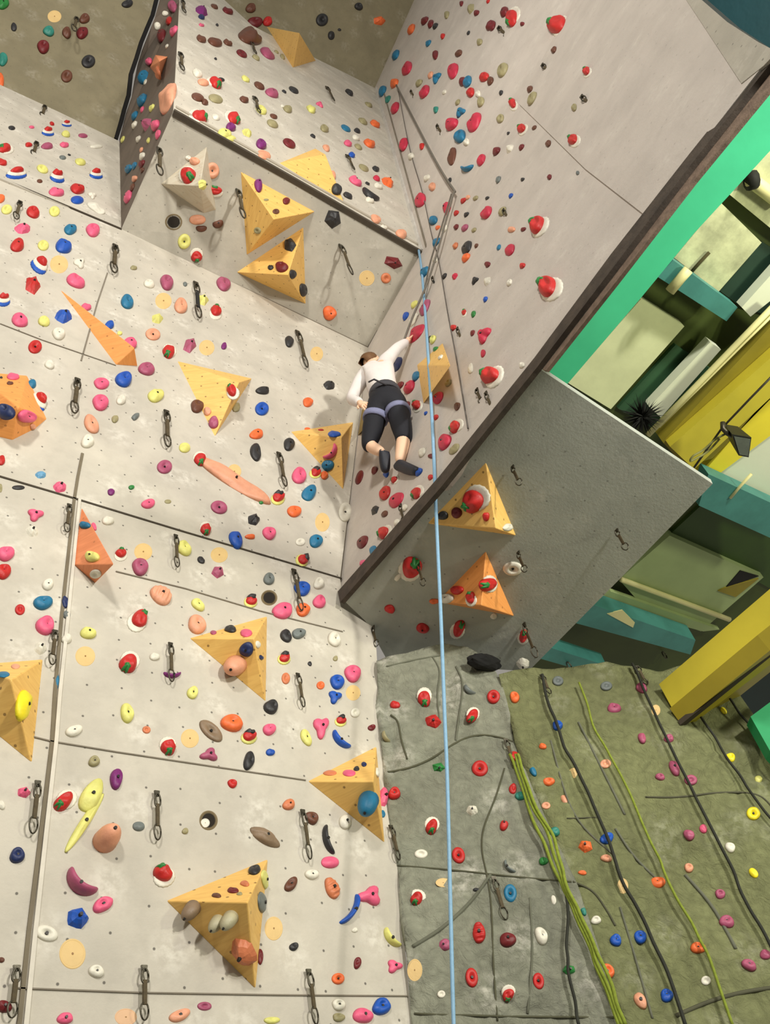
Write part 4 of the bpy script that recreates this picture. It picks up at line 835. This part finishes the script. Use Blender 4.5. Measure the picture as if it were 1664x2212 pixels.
# ------------------------------------------------------------ the climber
def J(x, y, t): return CAM+ray(x, y)*t
def skin(name, pts, edges, mat, root, sub=2, rootv=None):
    ks = list(pts); me = bpy.data.meshes.new(name)
    me.from_pydata([pts[k][0] for k in ks], [(ks.index(a), ks.index(b)) for a, b in edges], [])
    o = bpy.data.objects.new(name, me); COL.objects.link(o)
    o.modifiers.new('skin', 'SKIN').use_smooth_shade = True
    if not me.skin_vertices: me.attributes
    for i, k in enumerate(ks):
        r = pts[k][1]; r = r if isinstance(r, tuple) else (r, r)
        me.skin_vertices[0].data[i].radius = r
        me.skin_vertices[0].data[i].use_root = (k == rootv)
    sd = o.modifiers.new('sub', 'SUBSURF'); sd.levels = sub; sd.render_levels = sub
    me.materials.append(mat); local(o, root); return o
SKIN = plain('skin', (236,196,164), .55, .08, 6); SHIRT = plain('shirt_white', (226,220,216), .85, .10, 7); BLK = plain('leggings_black', (18,20,30), .8, .2, 6)
HAIR = plain('hair_brown', (112,78,44), .7, .4, 30); HARN = plain('harness_dark', (62,62,68), .8, .2, 20); LOOP = plain('harness_grey_blue', (128,132,164), .8, .15, 20); SHOE = plain('shoe_dark', (26,30,42), .6, .3, 20)
jp = dict(pel=(837,869,6.10), wst=(831,850,6.22), chs=(817,815,6.50), nck=(809,795,6.74), hed=(804,786,6.92), htop=(801,776,7.02),
  shl=(789,806,6.55), ell=(759,862,6.32), wrl=(779,871,6.12), shr=(832,783,6.72), elr=(858,752,6.98), wrr=(879,738,7.17),
  hpl=(818,878,6.06), knl=(797,962,5.86), anl=(828,979,5.74), hpr=(856,874,6.04), knr=(873,945,5.74), anr=(863,1001,5.56))
Jd = {k: J(*v) for k, v in jp.items()}
R_ = dict(pel=.115, wst=.092, chs=.125, nck=.05, hed=.088, htop=.07, shl=.055, ell=.036, wrl=.026, shr=.055, elr=.036, wrr=.026, hpl=.082, knl=.05, anl=.034, hpr=.082, knr=.052, anr=.034)
body = {k: (Jd[k], R_[k]) for k in jp}
E_ = [('pel','wst'),('wst','chs'),('chs','nck'),('nck','hed'),('hed','htop'),('chs','shl'),('shl','ell'),('ell','wrl'),('chs','shr'),('shr','elr'),('elr','wrr'),
      ('pel','hpl'),('hpl','knl'),('pel','hpr'),('hpr','knr')]
def mid(a, b, f, r, off=V((0,0,0))): return (Jd[a].lerp(Jd[b], f)+off, r)
body['cfl'] = mid('knl','anl',.35,.048); body['cfr'] = mid('knr','anr',.35,.05)
E_ += [('knl','cfl'),('cfl','anl'),('knr','cfr'),('cfr','anr')]
print('LEN', {a+b: round((Jd[a]-Jd[b]).length, 2) for a, b in E_ if a in Jd and b in Jd})
def hand(w_, dirv, pln_n, tagk, curl):
    d = dirv.normalized(); s = d.cross(pln_n).normalized()
    body['pm'+tagk] = (Jd[w_]+d*.05, (.030, .022)); E_.append((w_, 'pm'+tagk))
    for i, (sx, ln) in enumerate(((-.027,.060),(-.009,.072),(.009,.068),(.027,.052))):
        a = Jd[w_]+d*.085+s*sx; b = a+d*ln*.5-pln_n*curl*.3; c = b+d*ln*.4-pln_n*curl
        for j, (p_, r_) in enumerate(((a,.0095),(b,.0085),(c,.0075))): body['f%s%d%d' % (tagk, i, j)] = (p_, r_)
        E_.extend([('pm'+tagk, 'f%s%d0' % (tagk, i)), ('f%s%d0' % (tagk, i), 'f%s%d1' % (tagk, i)), ('f%s%d1' % (tagk, i), 'f%s%d2' % (tagk, i))])
    a = Jd[w_]+d*.03+s*.04; b = a+d*.04+s*.012
    body['t%s0' % tagk] = (a, .011); body['t%s1' % tagk] = (b, .009); E_.extend([('pm'+tagk, 't%s0' % tagk), ('t%s0' % tagk, 't%s1' % tagk)])
toward = (CAM-Jd['pel']); toward.z = 0; toward.normalize()
hand('wrl', J(792,876,6.02)-Jd['wrl'], toward, 'L', .02)
hand('wrr', J(892,730,7.28)-Jd['wrr'], PR[1], 'R', .03)
root = empty('person', Jd['pel'])
tag(root, 'climber in white long-sleeved top and black leggings with harness, climbing the inner corner', 'person')
skin('body', body, E_, SKIN, root, 2, 'pel')
sh = {k: (Jd[k], r) for k, r in dict(wst=.112, chs=.140, nck=.07, shl=.072, ell=.048, wrl=.036, shr=.072, elr=.048, wrr=.036).items()}
sh['wst'] = (Jd['wst'].lerp(Jd['pel'], .6), .116)
sh['mid'] = (Jd['wst'].lerp(Jd['chs'], .5)+toward*.012, .128)
sh['fal'] = (Jd['ell'].lerp(Jd['wrl'], .5), .046); sh['ual'] = (Jd['shl'].lerp(Jd['ell'], .5), .058); sh['uar'] = (Jd['shr'].lerp(Jd['elr'], .5), .056)
skin('shirt', sh, [('wst','mid'),('mid','chs'),('chs','nck'),('chs','shl'),('shl','ual'),('ual','ell'),('ell','fal'),('fal','wrl'),('chs','shr'),('shr','uar'),('uar','elr'),('elr','wrr')], SHIRT, root, 2, 'wst')
lg = dict(pel=(Jd['pel'], .132), top=(Jd['pel'].lerp(Jd['wst'], .95), .122), hpl=(Jd['hpl'], .104), hpr=(Jd['hpr'], .104), tl=(Jd['hpl'].lerp(Jd['knl'], .5), .088), tr=(Jd['hpr'].lerp(Jd['knr'], .5), .088),
          knl=(Jd['knl'], .064), knr=(Jd['knr'], .066), bl=(Jd['knl'].lerp(Jd['anl'], .22), .058), br=(Jd['knr'].lerp(Jd['anr'], .2), .060))
skin('leggings', lg, [('top','pel'),('pel','hpl'),('hpl','tl'),('tl','knl'),('knl','bl'),('pel','hpr'),('hpr','tr'),('tr','knr'),('knr','br')], BLK, root, 2, 'pel')
hr = dict(a=(Jd['hed'].lerp(Jd['htop'], .3)+toward*.02, .105), b=(Jd['htop']+toward*.01, .082), c=(Jd['nck'].lerp(Jd['hed'], .5)+toward*.05, .06), d=(Jd['hed']+V((-.08,0,-.03)), .05))
skin('hair', hr, [('b','a'),('a','c'),('a','d')], HAIR, root, 2, 'a')
for nm, toe, tt, an in (('left', (834,1023), 5.66, 'anl'), ('right', (903,1019), 5.22, 'anr')):
    a = Jd[an]; b = J(*toe, tt); hl = a + (a-b).normalized()*.03 - ZD*.03
    m_ = a.lerp(b, .5)-ZD*.02
    skin('climbing_shoe', dict(u=(a+ZD*.02, .038), a=(a-ZD*.02, .044), h=(hl, .034), m=(m_, .042), b=(b, .030)), [('u','a'),('a','h'),('a','m'),('m','b')], SHOE, root, 2, 'a')
def ring(name, c, ax, r, th, mat, sq=1):
    ax = ax.normalized(); a = ax.orthogonal().normalized(); b = ax.cross(a)
    vs, fs = [], []; n1 = 28
    for i in range(n1):
        t = 2*math.pi*i/n1; d = a*math.cos(t)+b*math.sin(t)
        for (dr, dz) in ((-.004,-th),(.010,-th),(.013,0),(.010,th),(-.004,th)): vs.append(c+d*(r+dr)+ax*dz)
    for i in range(n1):
        for k in range(5):
            j = (i+1) % n1; fs.append((i*5+k, i*5+(k+1) % 5, j*5+(k+1) % 5, j*5+k))
    o = mesh_obj(name, vs, fs, mat, None, True); local(o, root); return o
ring('harness_belt', Jd['pel'].lerp(Jd['wst'], .72), Jd['wst']-Jd['pel'], .110, .036, HARN)
ring('leg_loop', Jd['hpl'].lerp(Jd['knl'], .30), Jd['knl']-Jd['hpl'], .083, .024, LOOP)
ring('leg_loop', Jd['hpr'].lerp(Jd['knr'], .25), Jd['knr']-Jd['hpr'], .083, .024, LOOP)
gp_ = Jd['pel'].lerp(Jd['wst'], .8)
o = wpath('gear_loop', [gp_+toward*.1+V((-.10,.02,0)), gp_+toward*.16+V((-.06,0,-.05)), gp_+toward*.16+V((.02,0,-.05)), gp_+toward*.12+V((.08,0,0))], .007, HARN); local(o, root)

# ------------------------------------------------------------ things under the far ceiling
def bar(name, pts, z, r, mat, label, cat, group=None):
    P = [hit(x, y, (0,0,z), ZD) for x, y in pts]; o = wpath(name, P, r, mat, None, 8)
    if label: tag(o, label, cat, group)
    return o
bar('conduit_pipe', [(1400,940),(1500,838),(1600,735),(1700,632)], 6.07, .022, CREAM, 'long cream pipe along the dark ceiling, beside the olive yellow beam', 'pipe')
bar('conduit_pipe', [(1424,922),(1520,828),(1610,738),(1700,650)], 6.08, .012, CREAM, 'thinner cream pipe running close along the long cream ceiling pipe', 'pipe')
bar('fluorescent_tube', [(1343,1252),(1460,1295),(1576,1338)], 6.37, .028, CREAM, 'long cream tube fixed under the pale green ceiling panel', 'tube')
o = bar('wooden_pole', [(1622,388),(1690,440)], 6.35, .045, CREAM, 'cream pole with a dark end at the upper right under the ceiling', 'pole')
P_ = hit(1622,388,(0,0,6.35),ZD); q = wpath('dark_end_cap', [P_+V((-.01,.02,0)), P_+V((.03,-.02,0))], .06, plain('cap_dark', (24,26,14), .8), None, 10); q.parent = o
o = bar('wooden_pole', [(1447,630),(1472,600),(1488,582)], 6.21, .035, CREAM, 'short cream stub of pole crossing the upper teal beam', 'pole')
bar('stick', [(1492,590),(1512,567),(1533,545)], 6.38, .012, plain('twig', (70,64,30), .9), 'thin dark stick beyond the cream pole stub on the teal beam', 'stick')
bar('wooden_pole', [(1578,1076),(1600,1050),(1624,1024)], 5.94, .012, CREAM, 'thin cream stick lying across the middle teal beam', 'stick')
# black shaggy bundle
c0 = hit(1388, 900, (0,0,6.0), ZD); rn = random.Random(4); vs, fs = [], []
for i in range(150):
    d = V((rn.gauss(0,1), rn.gauss(0,1), rn.gauss(0,.6))).normalized(); L = rn.uniform(.10,.2); s = d.orthogonal().normalized()*.012; b_ = len(vs)
    e_ = d.cross(s).normalized()*.012
    vs += [c0+s, c0-s, c0+e_, c0+d*L+V((rn.uniform(-.03,.03), rn.uniform(-.03,.03), 0))]; fs += [(b_, b_+1, b_+3), (b_+1, b_+2, b_+3), (b_+2, b_, b_+3), (b_, b_+2, b_+1)]
o = mesh_obj('shaggy_bundle', vs, fs, plain('shaggy_black', (20,22,14), .95)); tag(o, 'black shaggy bundle above the edge of the steep prow', 'bundle')
# unlit floodlight on a bracket
zt_ = 5.6; fc = hit(1601, 961, (0,0,zt_), ZD)
root = empty('floodlight', fc); tag(root, 'unlit black box floodlight on a bracket before the bright yellow panel', 'floodlight')
def lp(x, y, z=zt_): return hit(x, y, (0,0,z), ZD)
fr_ = [lp(1582,938), lp(1624,945), lp(1618,988), lp(1596,984)]
bkz = ZD*.16
cc = sum(fr_, V((0,0,0)))/4
bk_ = [cc+(p-cc)*.72+bkz for p in fr_]
o = mesh_obj('housing', fr_+bk_, [(3,2,1,0),(4,5,6,7),(0,1,5,4),(1,2,6,5),(2,3,7,6),(3,0,4,7)], plain('lamp_housing', (30,32,26), .5)); local(o, root)
gl = [cc+(p-cc)*.84-ZD*.006 for p in fr_]
o = mesh_obj('glass', gl+[p+ZD*.004 for p in gl], [(0,1,2,3),(7,6,5,4),(0,4,5,1),(1,5,6,2),(2,6,7,3),(3,7,4,0)], plain('lamp_glass', (96,104,92), .15)); local(o, root)
o = wpath('bracket', [fc+bkz*.5, lp(1572,936,5.66), lp(1562,926,5.7), lp(1562,912,5.74)], .018, STEEL); local(o, root)
o = wpath('cable', [lp(*p, 5.72) for p in smooth_pts([(1566,938),(1545,950),(1520,972),(1498,985),(1492,996),(1505,990),(1530,975),(1555,948)], 5)], .008, plain('cable_pale', (150,150,90), .7)); local(o, root)
o = bar('steel_cable', [(1500,1010),(1560,925),(1620,862),(1700,780)], 5.78, .008, STEEL, 'thin steel cable running diagonally behind the black floodlight', 'cable')
# eye bolts with rings under the lowest teal beams
for x, y, lb in ((1230,1438,'small steel ring under the lowest teal beam, left of the pair'), (1436,1415,'small steel ring above the far end of the yellow beam')):
    c0 = lp(x, y, 6.05 if x < 1300 else 6.44); P = [c0+V((.03*math.cos(t*.45), 0, .045*math.sin(t*.45))) for t in range(15)]
    o = wpath('steel_ring', P, .007, STEEL); tag(o, lb, 'ring')
# black padding blob at the top of the grey rock wall
c0 = near(PS1, 1048, 1432, .985); bmq = bmesh.new(); bmesh.ops.create_icosphere(bmq, subdivisions=3, radius=1)
for v_ in bmq.verts:
    k = 1+.25*noise.noise(v_.co*2); v_.co = c0+V((v_.co.x*.13, v_.co.y*.06, v_.co.z*.05))*k
me = bpy.data.meshes.new('black_padding'); bmq.to_mesh(me); bmq.free(); me.materials.append(plain('padding_black', (12,12,12), .9))
o = bpy.data.objects.new('black_padding', me); COL.objects.link(o); tag(o, 'black padding stuffed between the steep prow and the top of the rock wall', 'padding')
c = hold_mesh('b', 3)

# ------------------------------------------------------------ labels: each says which one
LAND += [(830, 880, 'climber'), (965, 1900, 'pale blue rope')]
SN = {'front wall': 'on the front wall', 'steep grey overhang': 'on the steep overhang', 'upper front wall': 'on the upper front wall', 'upper left wall': 'on the upper left wall',
      'dim top left overhang': 'on the dim top-left overhang', 'narrow brown flank': 'on the narrow brown flank', 'right wall': 'on the right wall', 'alcove': 'in the dark alcove',
      'raised corner panel of the right wall': 'on the raised right panel', 'steep grey prow': 'on the steep prow', 'grey rock wall': 'on the grey rock wall', 'olive rock wall': 'on the olive rock wall'}
def size_w(h):
    if h['cat'] != 'climbing hold': return ''
    return 'small ' if h['size'] < .10 else ('large ' if h['size'] > .19 else '')
def surf_p(h):
    if h['surf'].startswith('volume'): return 'on the '+h['surf'][7:] if h['surf'][7:] else 'on a wooden block'
    return SN.get(h['surf'], 'on the wall')
def rel(h, x, y, d0=40):
    dx, dy = h['x']-x, h['y']-y
    w_ = ('right of' if dx > 0 else 'left of') if abs(dx) > abs(dy) else ('below' if dy > 0 else 'above')
    return ('just ' if math.hypot(dx, dy) < 110 else '')+w_
ALL = HOLDS+QD
def near_land(h):
    s = [l for l in LAND if l[2] != h['surf'][7:]]
    l = min(s, key=lambda l: math.hypot(h['x']-l[0], h['y']-l[1])); return rel(h, l[0], l[1])+' the '+l[2]
def neigh(h, k=0):
    c = sorted((o for o in HOLDS if o is not h and o['desc'] != h['desc']), key=lambda o: math.hypot(h['x']-o['x'], h['y']-o['y']))[k]
    dx, dy = h['x']-c['x'], h['y']-c['y']
    w_ = ('right of' if dx > 0 else 'left of') if abs(dx) > abs(dy) else ('below' if dy > 0 else 'above')
    return w_+(' an ' if c['desc'][0] in 'aeiou' else ' a ')+c['desc']+(' plug' if c['cat'] == 'wall plug' else ' port' if c['cat'] == 'wall port' else ' hold')
def noun(h): return {'climbing hold': 'hold', 'wall plug': 'plug', 'wall port': 'port', 'quickdraw': 'quickdraw'}[h['cat']]
def base_l(h): return size_w(h)+h['desc']+' '+noun(h)+' '+surf_p(h)
def f0(h): return base_l(h)
def f1(h): return base_l(h)+', '+near_land(h)
def f2(h): return base_l(h)+', '+neigh(h)
def f3(h): return base_l(h)+', '+neigh(h, 1)
def f4(h): return h['desc']+' '+noun(h)+' '+near_land(h)+', '+neigh(h)
used = set(); left = list(ALL)
def clean(s): return ' '.join(s.split())
for f_ in (f0, f1, f2, f3, f4):
    cnt = {}
    for h in left: cnt.setdefault(clean(f_(h)), []).append(h)
    nxt = []
    for s, hs in cnt.items():
        # the words must also be true of nothing already named
        if len(hs) == 1 and s not in used and len(s.split()) <= 16 and (f_ is not f0 or sum(clean(f0(q)) == s for q in ALL) == 1):
            hs[0]['label'] = s; used.add(s)
        else: nxt += hs
    left = nxt
ORD = ['first','second','third','fourth','fifth','sixth','seventh','eighth','ninth','tenth','eleventh','twelfth','thirteenth','fourteenth','fifteenth','sixteenth','seventeenth','eighteenth','nineteenth','twentieth']
cnt = {}
for h in ALL: cnt.setdefault(clean(base_l(h)), []).append(h)
for s, hs in cnt.items():
    hs.sort(key=lambda h: h['y'])
    for i, h in enumerate(hs):
        if 'label' not in h: h['label'] = s+', '+(ORD[i] if i < 20 else str(i+1)+'th')+' from the top'
for h in ALL:
    tag(h['o'], h['label'], h['cat'], {'climbing hold': 'climbing holds on the walls', 'wall plug': 'round wooden plugs in the walls', 'wall port': 'round hollow ports in the walls', 'quickdraw': 'quickdraws hanging from the walls'}[h['cat']])
for o in list(bpy.data.objects):
    if o.name.startswith('wooden_volume'): o['group'] = 'wooden volumes on the walls'
#DBG
